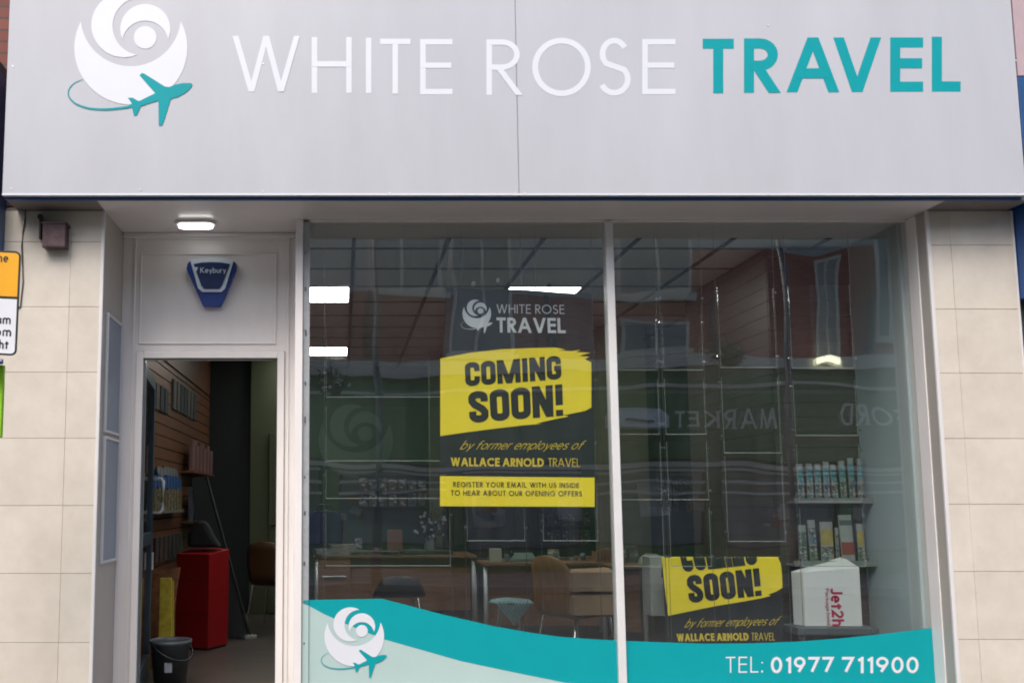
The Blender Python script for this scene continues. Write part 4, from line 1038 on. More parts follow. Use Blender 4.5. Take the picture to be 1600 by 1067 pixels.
# right desk: monitor, mug, keyboard
mx = on(757, YB + .45)
mn = thing('monitor', (mx, YB + .45, zt), 'dark computer monitor seen from behind on the desk under the poster', 'monitor')
B(mx - .27, mx + .27, YB + .45, YB + .485, zt + .12, zt + .50).build('screen', black_m, mn, bevel=.008)
B(mx - .03, mx + .03, YB + .486, YB + .52, zt + .01, zt + .3).build('stand', black_m, mn, bevel=.004)
B(mx - .12, mx + .12, YB + .40, YB + .60, zt, zt + .01).build('base', black_m, mn, bevel=.003)
mg = B(on(766, YB + .08), on(784, YB + .08), YB + .08, YB + .16, zt, zt + .115).build('card_cube', mat('cream_card', (.42, .44, .36), .7), None, bevel=.004)
tag(mg, 'small cream card block on the front left corner of the right desk', 'card block')
kx = on(815, YB + .12)
kb = thing('telephone', (kx, YB + .12, zt), 'grey green desk telephone on the desk in front of the chair back', 'telephone')
MB().prism([(kx - .12, YB + .06, zt), (kx - .12, YB + .26, zt), (kx - .12, YB + .26, zt + .075), (kx - .12, YB + .06, zt + .03)], (.24, 0, 0)).build('body', mat('phone_grey', (.16, .22, .19), .5), kb, bevel=.006)
MB().tube([(kx - .10, YB + .08, zt + .07), (kx - .09, YB + .16, zt + .085), (kx - .10, YB + .25, zt + .095)], [.022, .014, .022], 10).build('handset', black_m, kb, smooth=True)
pv = thing('pen_pot', (on(792, YB + .1), YB + .1, zt), 'small dark pot with sprigs between the card block and telephone', 'pot')
px0 = on(792, YB + .1)
MB().lathe((px0, YB + .1, 0), [(.02, zt), (.026, zt + .07), (.022, zt + .07)], 14).build('pot', dkgrey_m, pv, smooth=True)
sp_ = MB()
for i in range(14):
    a = random.uniform(0, 6.28); sp_.tube([(px0, YB + .1, zt + .05), (px0 + .04 * math.cos(a), YB + .1 + .03 * math.sin(a), zt + random.uniform(.1, .17))], .004, 5)
sp_.build('sprigs', mat('dark_sprig', (.015, .03, .02), .7), pv)
# wire letter rack at the right end of desk B
rx = on(938, YB + .15); rk = thing('letter_rack', (rx, YB + .15, zt), 'brown wooden letter rack at the desk end beside the centre window bar', 'letter rack')
for i in range(4): B(rx - .06 + i * .04, rx - .052 + i * .04, YB + .05, YB + .22, zt, zt + .09 + .01 * i).build('divider', desk_m, rk)
B(rx - .07, rx + .08, YB + .05, YB + .22, zt, zt + .008).build('rack_base', desk_m, rk)
# bowl on desk C
bw = MB().lathe((on(1017, YC + .15), YC + .15, 0), [(.001, zt + .09), (.05, zt + .088), (.09, zt + .06), (.11, zt + .015), (.112, zt)], 26)
tag(bw.build('upturned_bowl', mat('beige_ceramic', (.36, .34, .26), .5), None, smooth=True), 'beige upturned bowl on the desk end behind the folded poster', 'bowl')
# magenta gift bag further back on the right
px1 = at(1193, 850, 7.6)
gb = B(at(1184, 850, 7.6).x, at(1206, 850, 7.6).x, 7.6, 7.7, at(1190, 868, 7.6).z, at(1190, 832, 7.6).z).build('magenta_bag', mat('magenta_paper', (.33, .02, .10), .5, var=.2), None, bevel=.006)
tag(gb, 'small magenta paper bag on the dark cabinet behind the folded poster', 'bag')
cab = thing('cabinet', (at(1195, 900, 7.75).x, 7.75, FL), 'low dark cabinet behind the folded poster with a magenta bag on it', 'cabinet')
cz = at(1190, 868, 7.6).z
B(at(1155, 900, 7.6).x, 2.9, 7.55, 7.99, FL, cz - .021).build('carcass', black_m, cab, bevel=.004); B(at(1153, 900, 7.6).x, 2.9, 7.54, 7.995, cz - .02, cz).build('cabinet_top', dkgrey_m, cab, bevel=.003)

# racks of cards low on the rear wall and more desk clutter
def bits(Y0, xs, lab, grp):
    for i, x in enumerate(xs):
        h_ = random.uniform(.05, .16); w_ = random.uniform(.05, .11); X = on(x, Y0); yy = Y0 + random.uniform(-.05, .05)
        kind = i % 3
        if kind == 0:
            o = MB().lathe((X, yy, 0), [(.001, zt), (w_ * .35, zt), (w_ * .4, zt + h_ * .8), (w_ * .37, zt + h_ * .8), (w_ * .33, zt + .006)], 16).build('desk_cup', random.choice((pr1, dullp, dullg)), None, smooth=True); c_ = 'cup'; d_ = 'small cup'
        elif kind == 1:
            o = MB().hexa([(X - w_ / 2, yy, zt), (X + w_ / 2, yy, zt), (X + w_ / 2, yy + .07, zt), (X - w_ / 2, yy + .07, zt), (X - w_ / 2, yy + .05, zt + h_), (X + w_ / 2, yy + .05, zt + h_), (X + w_ / 2, yy + .056, zt + h_), (X - w_ / 2, yy + .056, zt + h_)]).build('card_stand', random.choice((pr2, pr3)), None); c_ = 'card'; d_ = 'small propped card'
        else:
            o = MB().hexa([(X - w_, yy, zt), (X + w_, yy - .02, zt), (X + w_, yy + .16, zt), (X - w_, yy + .14, zt), (X - w_, yy, zt + h_ * .35), (X + w_, yy - .02, zt + h_ * .3), (X + w_, yy + .16, zt + h_ * .3), (X - w_, yy + .14, zt + h_ * .35)]).build('book_stack', random.choice((pr1, dullp, pr3)), None); c_ = 'books'; d_ = 'low stack of booklets'
        tag(o, d_ + ' ' + lab[i], c_, grp)
shelf_dk = mat('dark_ledge', (.06, .06, .055), .6); dullp = mat('dull_cream', (.30, .29, .25), .6, var=.2, scale=20); dullg = mat('dull_teal', (.08, .14, .15), .5, var=.2)
pr1 = printed('flyer_print_red', (.10, .05, .05), (.16, .14, .12), (.05, .07, .09), 25); pr2 = printed('flyer_print_blue', (.04, .07, .12), (.14, .15, .15), (.10, .07, .04), 25); pr3 = printed('flyer_print_green', (.05, .09, .06), (.17, .16, .10), (.08, .08, .09), 25)
for q, (xa, xb, ya_, yb_, lab) in enumerate(((560, 668, 742, 792, 'card rack on the rear wall left of the slim olive column'), (1030, 1105, 742, 800, 'card rack on the rear wall beyond the centre window bar'), (842, 925, 795, 850, 'card rack on the rear wall under the hanging poster'))):
    Yk = BACK - .12; a_, b_ = at(xa, ya_, Yk), at(xb, yb_, Yk)
    o = thing('card_rack', ((a_.x + b_.x) / 2, Yk, b_.z), lab, 'leaflet rack', 'card racks on the rear wall')
    B(a_.x, b_.x, Yk + .07, Yk + .1, b_.z, a_.z).build('rack_back', dark_w, o)
    for r_ in range(2):
        z0 = b_.z + r_ * (a_.z - b_.z) / 2; B(a_.x, b_.x, Yk - .02, Yk + .069, z0, z0 + .012).build('ledge', shelf_dk, o)
        nx_ = 7; wx = (b_.x - a_.x) / nx_
        for i in range(nx_):
            if random.random() < .15: continue
            B(a_.x + i * wx + .01, a_.x + (i + 1) * wx - .012, Yk + .02, Yk + .03, z0 + .013, z0 + (a_.z - b_.z) / 2 * random.uniform(.7, .9)).build('card', random.choice((pr1, pr2, pr3)), o)
bits(YA + .45, [536, 560, 590, 645], ['beside the blue bag', 'behind the spread of brochures', 'left of the pinkish box on the left desk', 'right of the pinkish box on the left desk'], 'clutter on the left desk')
bits(YB + .3, [845, 868, 890, 912], ['right of the telephone', 'behind the bentwood chair back', 'over the left end of the cartons', 'left of the letter rack'], 'clutter on the right desk')
bits(YC + .5, [975, 990, 1004], ['just right of the centre window bar', 'in the middle of the desk end', 'left of the upturned bowl'], 'clutter on the desk end')

# white box with red writing, standing on a low table
YJ = 6.2
tb = thing('side_table', (at(1300, 1000, YJ + .1).x, YJ + .1, FL), 'low dark grey table under the white printed box at right', 'table')
tzp = at(1300, 978, YJ).z
B(at(1240, 980, YJ).x, at(1366, 980, YJ).x, YJ - .06, YS - .03, tzp - .05, tzp - .001).build('table_top', dkgrey_m, tb, bevel=.008)
for x in (at(1246, 980, YJ).x, at(1358, 980, YJ).x):
    B(x, x + .03, YJ - .04, YJ - .01, FL, tzp - .051).build('leg', dkgrey_m, tb)
    B(x, x + .03, YS - .08, YS - .05, FL, tzp - .051).build('leg', dkgrey_m, tb)
jbx = thing('printed_box', (at(1300, 978, YJ).x, YJ, tzp), 'tall white box with red sideways writing on the low table at right', 'box')
j0, j1, j2 = at(1259, 978, YJ).x, at(1348, 978, YJ).x, at(1238, 978, YJ + .12).x
zj_l, zj_r = at(1262, 893, YJ).z, at(1346, 886, YJ).z
Pb = [(j0, YJ, tzp), (j1, YJ, tzp), (j1, YJ + .15, tzp), (j2, YJ + .10, tzp), (j0, YJ, zj_l), (j1, YJ, zj_r), (j1 - .02, YJ + .16, zj_r + .06), (j2, YJ + .10, zj_l - .005)]
MB().hexa(Pb).build('carton', paper_m, jbx, bevel=.003)
red_ink = mat('crimson_ink', (.42, .008, .06), .5)
jt = MB()
# text reads from top to bottom (rotated a quarter turn clockwise)
def vtext(mb, s, xl, xr, yt, yb, sw, **k):
    o = at(xl, yt, YJ); U = at(xl, yb, YJ) - o; V = at(xr, yt, YJ) - o
    o2, U2, V2 = Vector((o.x, YJ - .001, o.z)), Vector((0, 0, U.z)), Vector((V.x, 0, 0))
    def m(u, v, d=0.0): return o2 + U2 * u + V2 * v + Vector((0, -d, 0))
    m.asp = abs(U.z) / abs(V.x); return put_text(mb, s, m, sw, **k)
vtext(jt, 'Jet2h', 1297, 1316, 918, 978, .19, gap=.08); vtext(jt, 'Package holid', 1289, 1295, 919, 976, .14, gap=.12, space=.3)
jt.build('red_lettering', red_ink, jbx)
# brochure shelves on the slatted stub wall
teal_c = printed('teal_print', (.03, .14, .17), (.05, .20, .24), (.12, .25, .27), 30); yel_c = mat('yellow_print', (.33, .26, .06), .5, var=.3, scale=20); whi_c = mat('white_print', (.26, .27, .27), .5, var=.15, scale=20)
red_c = mat('red_print', (.20, .03, .03), .5, var=.2); blu_c = mat('blue_print', (.02, .07, .20), .5, var=.3, scale=20); grn_c = printed('dull_green_print', (.07, .12, .09), (.16, .15, .10), (.04, .07, .08)); pic_a = printed('holiday_picture', (.05, .10, .16), (.20, .16, .12), (.03, .05, .06), 55); pic_b = printed('beach_picture', (.25, .22, .16), (.06, .16, .20), (.10, .05, .05), 60)
YW = YS - .001
def brochure(x0, x1, y0, y1, Y, covers, label, grp, name='brochure'):
    """px box; covers: list of (v0, v1, material) bands from the top"""
    a, b = at(x0, y0, Y), at(x1, y1, Y); o = thing(name, ((a.x + b.x) / 2, Y, b.z), label, 'brochure', grp)
    B(a.x, b.x, Y, Y + .012, b.z, a.z).build('pages', whi_c, o, bevel=.001)
    lean = (random.uniform(-.05, .0), random.uniform(-.035, .035), random.uniform(-.10, .10))
    for v0, v1, m, nm in covers:
        B(a.x + .002, b.x - .002, Y - .0015, Y - .0002, a.z + (b.z - a.z) * v1, a.z + (b.z - a.z) * v0).build(nm, m, o)
    o.rotation_euler = lean
    return o
shelf_m = mat('dull_shelf', (.16, .17, .17), .4, var=.2)
for y, lab in ((786, 'upper narrow clear shelf on the slatted wall at right'), (884, 'lower narrow clear shelf on the slatted wall at right')):
    a, b = at(1238, y, YS - .1), at(1352, y, YS - .1)
    so = thing('brochure_shelf', ((a.x + b.x) / 2, YS - .05, a.z), lab, 'shelf', 'brochure shelves on the slatted wall at right')
    B(a.x, XS - .004, YS - .12, YW, a.z, a.z + .012).build('shelf_board', shelf_m, so, bevel=.002); B(a.x, XS - .004, YS - .124, YS - .1205, a.z, a.z + .035).build('lip', shelf_m, so)
ords = ['first', 'second', 'third', 'fourth', 'fifth', 'sixth', 'seventh', 'eighth']
for i in range(8):
    x0 = 1246 + i * 13.2; tp_ = 722 + random.uniform(-7, 5)
    brochure(x0, x0 + 12.2, tp_, 783, YS - .07 - .012 * (i % 2), [(.03, .14, whi_c, 'title_band'), (.15, .5, teal_c, 'cover_print'), (.52, .97, (pic_a, pic_b, grn_c)[i % 3], 'cover_picture')], 'teal topped brochure, %s from the left on the upper right shelf' % ords[i], 'brochures on the upper right shelf')
for i, (xa, xb, ya_, cc) in enumerate(((1247, 1262, 820, grn_c), (1264, 1279, 812, pic_a), (1281, 1304, 815, yel_c), (1305, 1313, 824, pic_b), (1339, 1352, 818, yel_c))):
    brochure(xa, xb, ya_, 881, YS - .07, [(.04, .16, whi_c, 'title_band'), (.18, .55, cc, 'cover_print'), (.58, .97, (pic_a, grn_c, pic_b)[i % 3], 'cover_picture')], ['dull green brochure at the left end of the lower right shelf', 'blue picture brochure second on the lower right shelf', 'wide yellow brochure left of the tall white leaflet', 'narrow brochure half behind the tall white leaflet', 'yellow brochure at the right end of the lower right shelf'][i], 'brochures on the lower right shelf')
mz = brochure(1313, 1338, 804, 886, YS - .10, [(.1, .2, dkgrey_m, 'title_band'), (.52, .76, red_c, 'badge')], 'tall white leaflet with a red badge leaning on the lower right shelf', 'brochures on the lower right shelf')

# things seen through the doorway
YBk = 6.77
bk = thing('bucket', (at(266, 1060, YBk).x, YBk, FL), 'dark grey plastic bucket with a white label just inside the doorway', 'bucket')
cxb = at(266, 1030, YBk).x
MB().lathe((cxb, YBk, FL), [(.001, .004), (.105, .004), (.108, .0), (.135, .285), (.146, .29), (.147, .312), (.137, .312), (.132, .29), (.103, .01), (.001, .01)], 36).build('bucket_body', dkgrey_m, bk, smooth=True)
hb = [(cxb + .147 * math.cos(R(a)), YBk - .150 * math.sin(R(a)) , FL + .285 - .16 * math.sin(R(a)) ** 1.0) for a in range(0, 181, 12)]
# handle bail fallen to the front right
P = [Vector((cxb + .02 * 0, 0, 0))]
hp_ = []
for i in range(13):
    t = math.pi * i / 12; ax = R(-35)
    v = Vector((.15 * math.cos(t), -.155 * math.sin(t), -.10 * math.sin(t))); v = Matrix.Rotation(R(48), 3, 'Z') @ v
    hp_.append(Vector((cxb, YBk, FL + .285)) + v)
MB().tube(hp_, .007, 8).build('handle', black_m, bk, smooth=True)
lb = MB()
for i in range(4):
    a0_, a1_ = R(-98 + i * 6), R(-98 + (i + 1) * 6)
    def cyl(a, z): r = .108 + .027 * z / .285 + .002; return (cxb + r * math.cos(a), YBk + r * math.sin(a), FL + z)
    lb.quad([cyl(a0_, .11), cyl(a1_, .11), cyl(a1_, .175), cyl(a0_, .175)])
lb.flat = True; lb.build('label', mat('grey_label', (.30, .33, .37), .6), bk)
rb = thing('display_plinth', (at(313, 1005, 8.3).x, 8.5, FL), 'red plinth standing inside against the slatted wall', 'plinth')
redp = mat('red_panel', (.32, .006, .010), .4, var=.05)
rx0, rx1 = at(282, 930, 8.3).x, at(345, 930, 8.3).x; rz1 = at(313, 862, 8.3).z
def rot_box(mb, x0, x1, y0, y1, z0, z1, c, ang, lift=(0, 0, 0, 0)):
    M = Matrix.Rotation(ang, 3, 'Z'); c = Vector(c)
    q = [(x0, y0), (x1, y0), (x1, y1), (x0, y1)]
    return mb.hexa([c + M @ Vector((x, y, z0)) for x, y in q] + [c + M @ Vector((x, y, z1 + l)) for (x, y), l in zip(q, lift)])
pcx = (rx0 + rx1) / 2 - .02; hgt = rz1 - FL; LF = (.0, .0, .03, .05)
rot_box(MB(), -.165, .165, -.165, .165, .02, hgt - .02, (pcx, 8.55, FL), R(-24), LF).build('plinth_body', redp, rb, bevel=.003)
rot_box(MB(), -.195, .195, -.195, .195, hgt + .032, hgt + .034, (pcx, 8.55, FL), R(-24)).build('plinth_top', redp, rb) if False else None
rot_box(MB(), -.155, .155, -.155, .155, 0, .0195, (pcx, 8.55, FL), R(-24)).build('kick_base', black_m, rb)
for zq_, nm_ in ((.30, 'shelf_line'), (.58, 'shelf_line')):
    rot_box(MB(), -.163, .163, -.167, -.1655, zq_, zq_ + .006, (pcx, 8.55, FL), R(-24)).build(nm_, mat('dark_red_line', (.12, .004, .006), .5), rb)
bb = MB().prism([(rx0 + .02, 8.45, rz1 + .03), (rx1 - .03, 8.45, rz1 + .03), (rx1 - .10, 8.45, rz1 + .13), (rx1 - .16, 8.45, rz1 + .25), (rx0 + .10, 8.45, rz1 + .27), (rx0 + .03, 8.45, rz1 + .16)], (0, .2, 0)).build('black_bag', mat('black_fabric', (.008, .008, .01), .85), None, bevel=.03)
tag(bb, 'black cloth bag lying on top of the red plinth', 'bag')
# folded floor sign and rolls behind the bucket
ysn = thing('floor_sign', (at(262, 1000, 7.2).x, 7.2, FL), 'folded yellow plastic floor sign leaning behind the bucket', 'floor sign')
ya_, yb_ = at(250, 903, 7.25), at(270, 903, 7.25)
MB().hexa([(ya_.x + .02, 7.12, FL), (yb_.x + .03, 7.12, FL), (yb_.x + .03, 7.15, FL), (ya_.x + .02, 7.15, FL), (ya_.x, 7.25, ya_.z), (yb_.x - .01, 7.25, ya_.z), (yb_.x - .01, 7.28, ya_.z), (ya_.x, 7.28, ya_.z)]).build('front_board', mat('sign_yellow', (.45, .35, .02), .45, var=.3, scale=20), ysn, bevel=.004)
MB().hexa([(ya_.x + .025, 7.17, FL), (yb_.x + .035, 7.17, FL), (yb_.x + .035, 7.19, FL), (ya_.x + .025, 7.19, FL), (ya_.x + .005, 7.285, ya_.z - .02), (yb_.x, 7.285, ya_.z - .02), (yb_.x, 7.31, ya_.z - .02), (ya_.x + .005, 7.31, ya_.z - .02)]).build('rear_board', mat('sign_yellow_back', (.5, .33, .03), .5, var=.15), ysn, bevel=.004)
bd2 = MB().hexa([(at(232, 980, 7.5).x, 7.42, FL), (at(262, 980, 7.5).x, 7.42, FL), (at(262, 980, 7.5).x, 7.44, FL), (at(232, 980, 7.5).x, 7.44, FL), (at(234, 895, 7.5).x, 7.6, at(240, 896, 7.6).z), (at(278, 890, 7.5).x, 7.6, at(240, 886, 7.6).z), (at(278, 890, 7.5).x, 7.62, at(240, 886, 7.6).z), (at(234, 895, 7.5).x, 7.62, at(240, 896, 7.6).z)]).build('wooden_board', mat('orange_board', (.24, .10, .035), .6, var=.5, scale=14), None, bevel=.003)
tag(bd2, 'orange brown board leaning on the slatted wall behind the yellow floor sign', 'board')
# leaflet rack on the left slatwall
lr = thing('leaflet_rack', (-1.50, 8.2, at(270, 800, 8.0).z), 'rack of blue and yellow leaflets with white headers seen beside the door handle', 'leaflet rack')
zr0, zr1, zr2, zr3 = at(270, 797, 8.0).z, at(270, 762, 8.0).z, at(270, 742, 8.0).z, at(270, 728, 8.0).z
B(-1.54, -1.44, 7.35, 8.8, zr0 - .02, zr0).build('tray', mat('dull_tray', (.16, .16, .15), .5), lr)
lfy = MB(); lfb = MB(); lfw = MB(); lfg = MB()
lfd1 = mat('dark_leaflet', (.05, .035, .03), .6, var=.4, scale=20); lfd2 = mat('dark_olive_leaflet', (.05, .05, .04), .6, var=.4, scale=20)
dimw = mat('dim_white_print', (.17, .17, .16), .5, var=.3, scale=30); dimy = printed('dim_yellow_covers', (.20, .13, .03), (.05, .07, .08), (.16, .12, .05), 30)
for i in range(10):
    y0 = 7.38 + i * .143; j_ = random.uniform(-.012, .012)
    B(-1.50, -1.47, y0, y0 + .125, zr1 + j_, zr2 + j_).build('blue_header', blu_c, lr); B(-1.49, -1.462, y0, y0 + .125, zr0, zr1 - .002 + j_).build('leaflet_cover', dimy, lr)
    if i > 2: B(-1.515, -1.501, y0, y0 + .13, zr2 - .02, zr3 + j_).build('white_header', dimw, lr)
for (za_, zb_, y0, lab) in ((600, 640, 7.0, 'dark brochures hung high on the slatted wall just inside the door'), (840, 880, 7.9, 'dark brochures hung low on the slatted wall above the yellow sign'), (575, 625, 8.6, 'dark picture cards hung at the top of the slatted wall')):
    z1_, z0_ = at(260, za_, 7.9).z, at(260, zb_, 7.9).z
    o = thing('leaflet_rack', (-1.53, y0, z0_), lab, 'leaflet rack', 'dark leaflets on the slatted wall')
    for i in range(7): B(-1.541, -1.52, y0 + i * .2, y0 + i * .2 + .15, z0_, z1_).build('leaflet', random.choice((lfd1, lfd2, lfd1, dark_w)), o)
for (nm, lab, y0, yt, yb2, mm) in (('leaflet_rack', 'upper rack of dull red brochures at the far end of the slatted wall', 9.2, 692, 738, mat('dull_red_print', (.16, .08, .07), .6, var=.3)), ('leaflet_rack', 'lower rack of dark brochures at the far end of the slatted wall', 9.2, 762, 812, mat('dull_dark_print', (.06, .07, .09), .6, var=.5))):
    z1, z0 = at(310, yt, 9.8).z, at(310, yb2, 9.8).z
    o = thing(nm, (-1.5, y0 + .7, z0), lab, 'leaflet rack', 'brochure racks at the far end of the slatted wall')
    B(-1.54, -1.42, y0, y0 + 1.5, z0 - .02, z0).build('tray', slat_m, o)
    for i in range(6): B(-1.47, -1.44, y0 + .03 + i * .25, y0 + .22 + i * .25, z0, z1 - .04 * (i % 2)).build('brochure', mm, o)
# dark folded banner leaning by the plinth
ln = thing('folded_display_board', (at(360, 990, 9.1).x, 9.1, FL), 'tall dark folded board leaning with its foot out beyond the red plinth', 'display board')
A_, B_ = at(318, 745, 9.3), at(392, 985, 9.1)
MB().hexa([(B_.x - .36, 9.05, FL + .02), (B_.x - .02, 9.05, FL + .02), (B_.x - .02, 9.09, FL + .02), (B_.x - .36, 9.09, FL + .02), (A_.x - .12, 9.3, A_.z), (A_.x + .02, 9.3, A_.z), (A_.x + .02, 9.34, A_.z), (A_.x - .12, 9.34, A_.z)]).build('panel', mat('near_black_board', (.012, .014, .016), .5), ln, bevel=.004)
MB().tube([(A_.x + .03, 9.3, A_.z), (B_.x, 9.04, FL + .03)], .012, 8).build('edge_rail', mat('grey_rail', (.03, .035, .035), .4, metal=.5), ln)
B(B_.x - .05, B_.x + .06, 9.0, 9.08, FL, FL + .04).build('foot', mat('pale_foot', (.3, .3, .28), .6), ln, bevel=.008)

# pale rose emblem painted on the green wall
we = thing('wall_emblem', at(552, 700, BACK - .01), 'large faded rose emblem on the green rear wall above the left desk', 'wall emblem')
ea = MB(); ea.flat = True
for Pq in ROSE: ea.poly([at((x - 204.4) * .66 + 556, (y - 75.5) * .66 + 688, BACK - .004) for x, y in Pq])
ea.build('rose_emblem', mat('faded_emblem_green', (.080, .112, .085), .8), we)

# ================================================================== NEIGHBOURS
nl = thing('neighbour_shop', (-4.5, YP, 0), 'neighbouring brick building with a blue sign box past the left pillar', 'shop')
B(-7.5, XL0 - .003, YP + .06, 6.4, 0, 7.5).build('wall', brick_m, nl)
B(-7.5, XL0 - .001, 5.42, YP + .059, at(0, 392, 5.45).z, at(0, 112, 5.45).z).build('sign_box', blue_p, nl, bevel=.004)
B(-7.5, XL0 - .001, 5.40, YP + .059, at(0, 112, 5.45).z + .001, at(0, 112, 5.45).z + .05).build('sign_capping', dkgrey_m, nl, bevel=.004)
nr = thing('neighbour_shop', (6.5, YP, 0), 'neighbouring shop with a bright blue upright panel past the right pillar', 'shop')
bright = mat('bright_blue_paint', (0.008, 0.06, 0.22), 0.35, var=.1)
B(XR1 + .009, 9.5, YP + .03, 6.4, 0, 7.5).build('wall', dark_w, nr)
B(XR1 + .012, 9.5, 5.50, YP + .029, at(1595, 462, 5.5).z, at(1590, 306, 5.5).z).build('blue_panel', bright, nr, bevel=.004)
B(fx1 + .012, 9.5, 5.36, YP + .03, at(1595, 290, 5.36).z, at(1595, 120, 5.36).z).build('sign_box', blue_p, nr, bevel=.004)
B(fx1 + .016, 9.5, 5.36, YP + .03, at(1595, 119, 5.36).z, 7.4).build('upper_fascia', mat('pinkish_render', (.45, .34, .36), .7), nr, bevel=.004)

# ================================================================== ACROSS THE STREET (seen mirrored in the glass)
YM = 19.6; YO = 2 * YG - YM          # mirrored distance and true position of its front
def mo_(px, py): p = at(px, py, YM); return p.x, p.z
mk = thing('market_building', (3, YO, 0), 'red brick market building with green shopfront across the street, mirrored in the window', 'building')
XM0, XM1 = -16, 24
brick2 = brickmat('market_brick', (0.36, 0.10, 0.07), (0.44, 0.14, 0.10), (0.28, 0.22, 0.2))
cream = mat('cream_stone', (.72, .68, .58), .8, var=.08); gfront = mat('market_green_paint', (.06, .17, .06), .4, var=.15, scale=2); gwin = mat('dim_window_glass', (.20, .23, .23), .12, var=.2, scale=1)
z570 = mo_(800, 583)[1]; z563 = mo_(800, 562)[1]; ztop = 8.6
wins = [(575, 690, 365, 460), (700, 800, 365, 550), (965, 1080, 350, 455), (965, 1080, 492, 552), (1268, 1322, 395, 560), (1362, 1420, 365, 535), (1480, 1560, 365, 535), (380, 450, 365, 535), (200, 270, 365, 535), (1640, 1720, 365, 535)]
zq = mo_(800, 462)[1]; xq = mo_(1040, 462)[0]; zr_ = mo_(800, 388)[1]
mw = B(XM0, XM1, YO - .5, YO, z570, zq).build('brick_wall', brick2, mk)
B(xq, XM1, YO - .5, YO, zq, zr_).build('brick_wall', brick2, mk)
rend = mat('grey_render', (.42, .43, .41), .8, var=.12, scale=1.5)
B(XM0, xq, YO - .5, YO - .001, zq + .001, ztop).build('rendered_wall', rend, mk); B(xq + .001, XM1, YO - .5, YO - .001, zr_ + .001, ztop).build('rendered_wall', rend, mk)
for i, (a, b, c, d) in enumerate(wins):
    x0, z1 = mo_(a, c); x1, z0 = mo_(b, d)
    f = frame(MB(), x0, x1, z0, z1, .07, YO + .002, YO + .05); f.box((x0 + x1) / 2 - .03, (x0 + x1) / 2 + .03, YO + .002, YO + .045, z0 + .07, z1 - .07)
    fo = f.build('window', cream, mk)
    gm = mat('pale_blind', (.42, .42, .38), .6) if i == 4 else gwin
    B(x0 + .07, x1 - .07, YO + .001, YO + .01, z0 + .07, z1 - .07).build('pane', gm, fo)
    B(x0 - .08, x1 + .08, YO + .001, YO + .12, z0 - .1, z0 - .001).build('sill', cream, fo)
B(XM0, XM1, YO - .5, YO + .25, z570 + .001 - .0, z563).build('cornice', cream, mk)
zf1, zf0 = z570 - .001, mo_(800, 722)[1]
B(XM0, XM1, YO - .3, YO + .10, zf0, zf1).build('green_fascia', gfront, mk)
B(XM0, XM1, YO + .101, YO + .14, mo_(800, 614)[1], mo_(800, 609)[1]).build('fascia_beading', cream, mk)
B(XM0, XM1, YO + .101, YO + .16, mo_(800, 735)[1], mo_(800, 728)[1]).build('fascia_beading', cream, mk)
sl_ = MB()
def mtext(s, xa, xb, y0, y1):
    # xa: the right-hand pixel (the word starts there in the mirror image)
    TLx, TLz = mo_(xa, y0); BRx, BRz = mo_(xb, y1)
    o2 = Vector((TLx, YO + .105, BRz)); U2 = Vector((BRx - TLx, 0, 0)); V2 = Vector((0, 0, TLz - BRz))
    def m(u, v, d=0.0): return o2 + U2 * u + V2 * v + Vector((0, d, 0))
    m.asp = abs(U2.x) / V2.z; put_text(sl_, s, m, .15, gap=.22, serif=True)
mtext('FORD', 1408, 1314, 637, 665); mtext('MARKET', 1212, 1056, 643, 670)
sl_.build('sign_lettering', mat('cream_letters', (.85, .82, .68), .5), mk)
# shopfront bays under the fascia
zsf = zf0
bays = MB(); gl_ = MB()
x = XM0
B(XM0, XM1, YO - .5, YO - .02, 0, zsf - .001).build('shopfront_back', mat('deep_shop_dark', (.02, .03, .025), .5), mk)
while x < XM1 - .5:
    bays.box(x, x + .3, YO - .019, YO + .10, 0, zsf - .002); x += 2.6
bays.box(XM0, XM1, YO - .018, YO + .06, 0.001, .5)
bays.build('shopfront_piers', gfront, mk)
xx = XM0; pn = MB()
while xx < XM1 - .5:
    pn.box(xx + .35, xx + 2.55, YO - .015, YO - .005, .55, zsf - .05); xx += 2.6
pn.build('shopfront_glazing', gwin, mk)
tr_ = MB()
for y in (742, 757, 772): tr_.box(XM0, XM1, YO + .061, YO + .09, mo_(800, y)[1], mo_(800, y)[1] + .05)
tr_.build('transom_rails', cream, mk)
for x in (560, 840, 1100, 1345, 1460):
    X = mo_(x, 500)[0]; B(X - .09, X + .09, YO + .001, YO + .07, z563 + .001, zq - .01).build('brick_pier', brick2, mk)
    MB().tube([(X + .2, YO + .12, z563), (X + .2, YO + .12, zq)], .05, 8).build('drainpipe', dkgrey_m, mk)
(xa, za), (xb, zb__) = mo_(942, 645), mo_(1028, 673)
cn = MB().prism([(xa, YO + .18, zb__), (xb, YO + .18, zb__), (xb, YO + .18, za - .12), (xb - .15, YO + .18, za), (xa + .15, YO + .18, za), (xa, YO + .18, za - .12)], (0, .5, 0)); cn.build('pale_canopy', mat('pale_canopy_cloth', (.82, .86, .84), .7, var=.1), mk)
B(xa + .3, xb - .3, YO + .681, YO + .70, zb__ + .1, zb__ + .15).build('canopy_rail', dkgrey_m, mk)
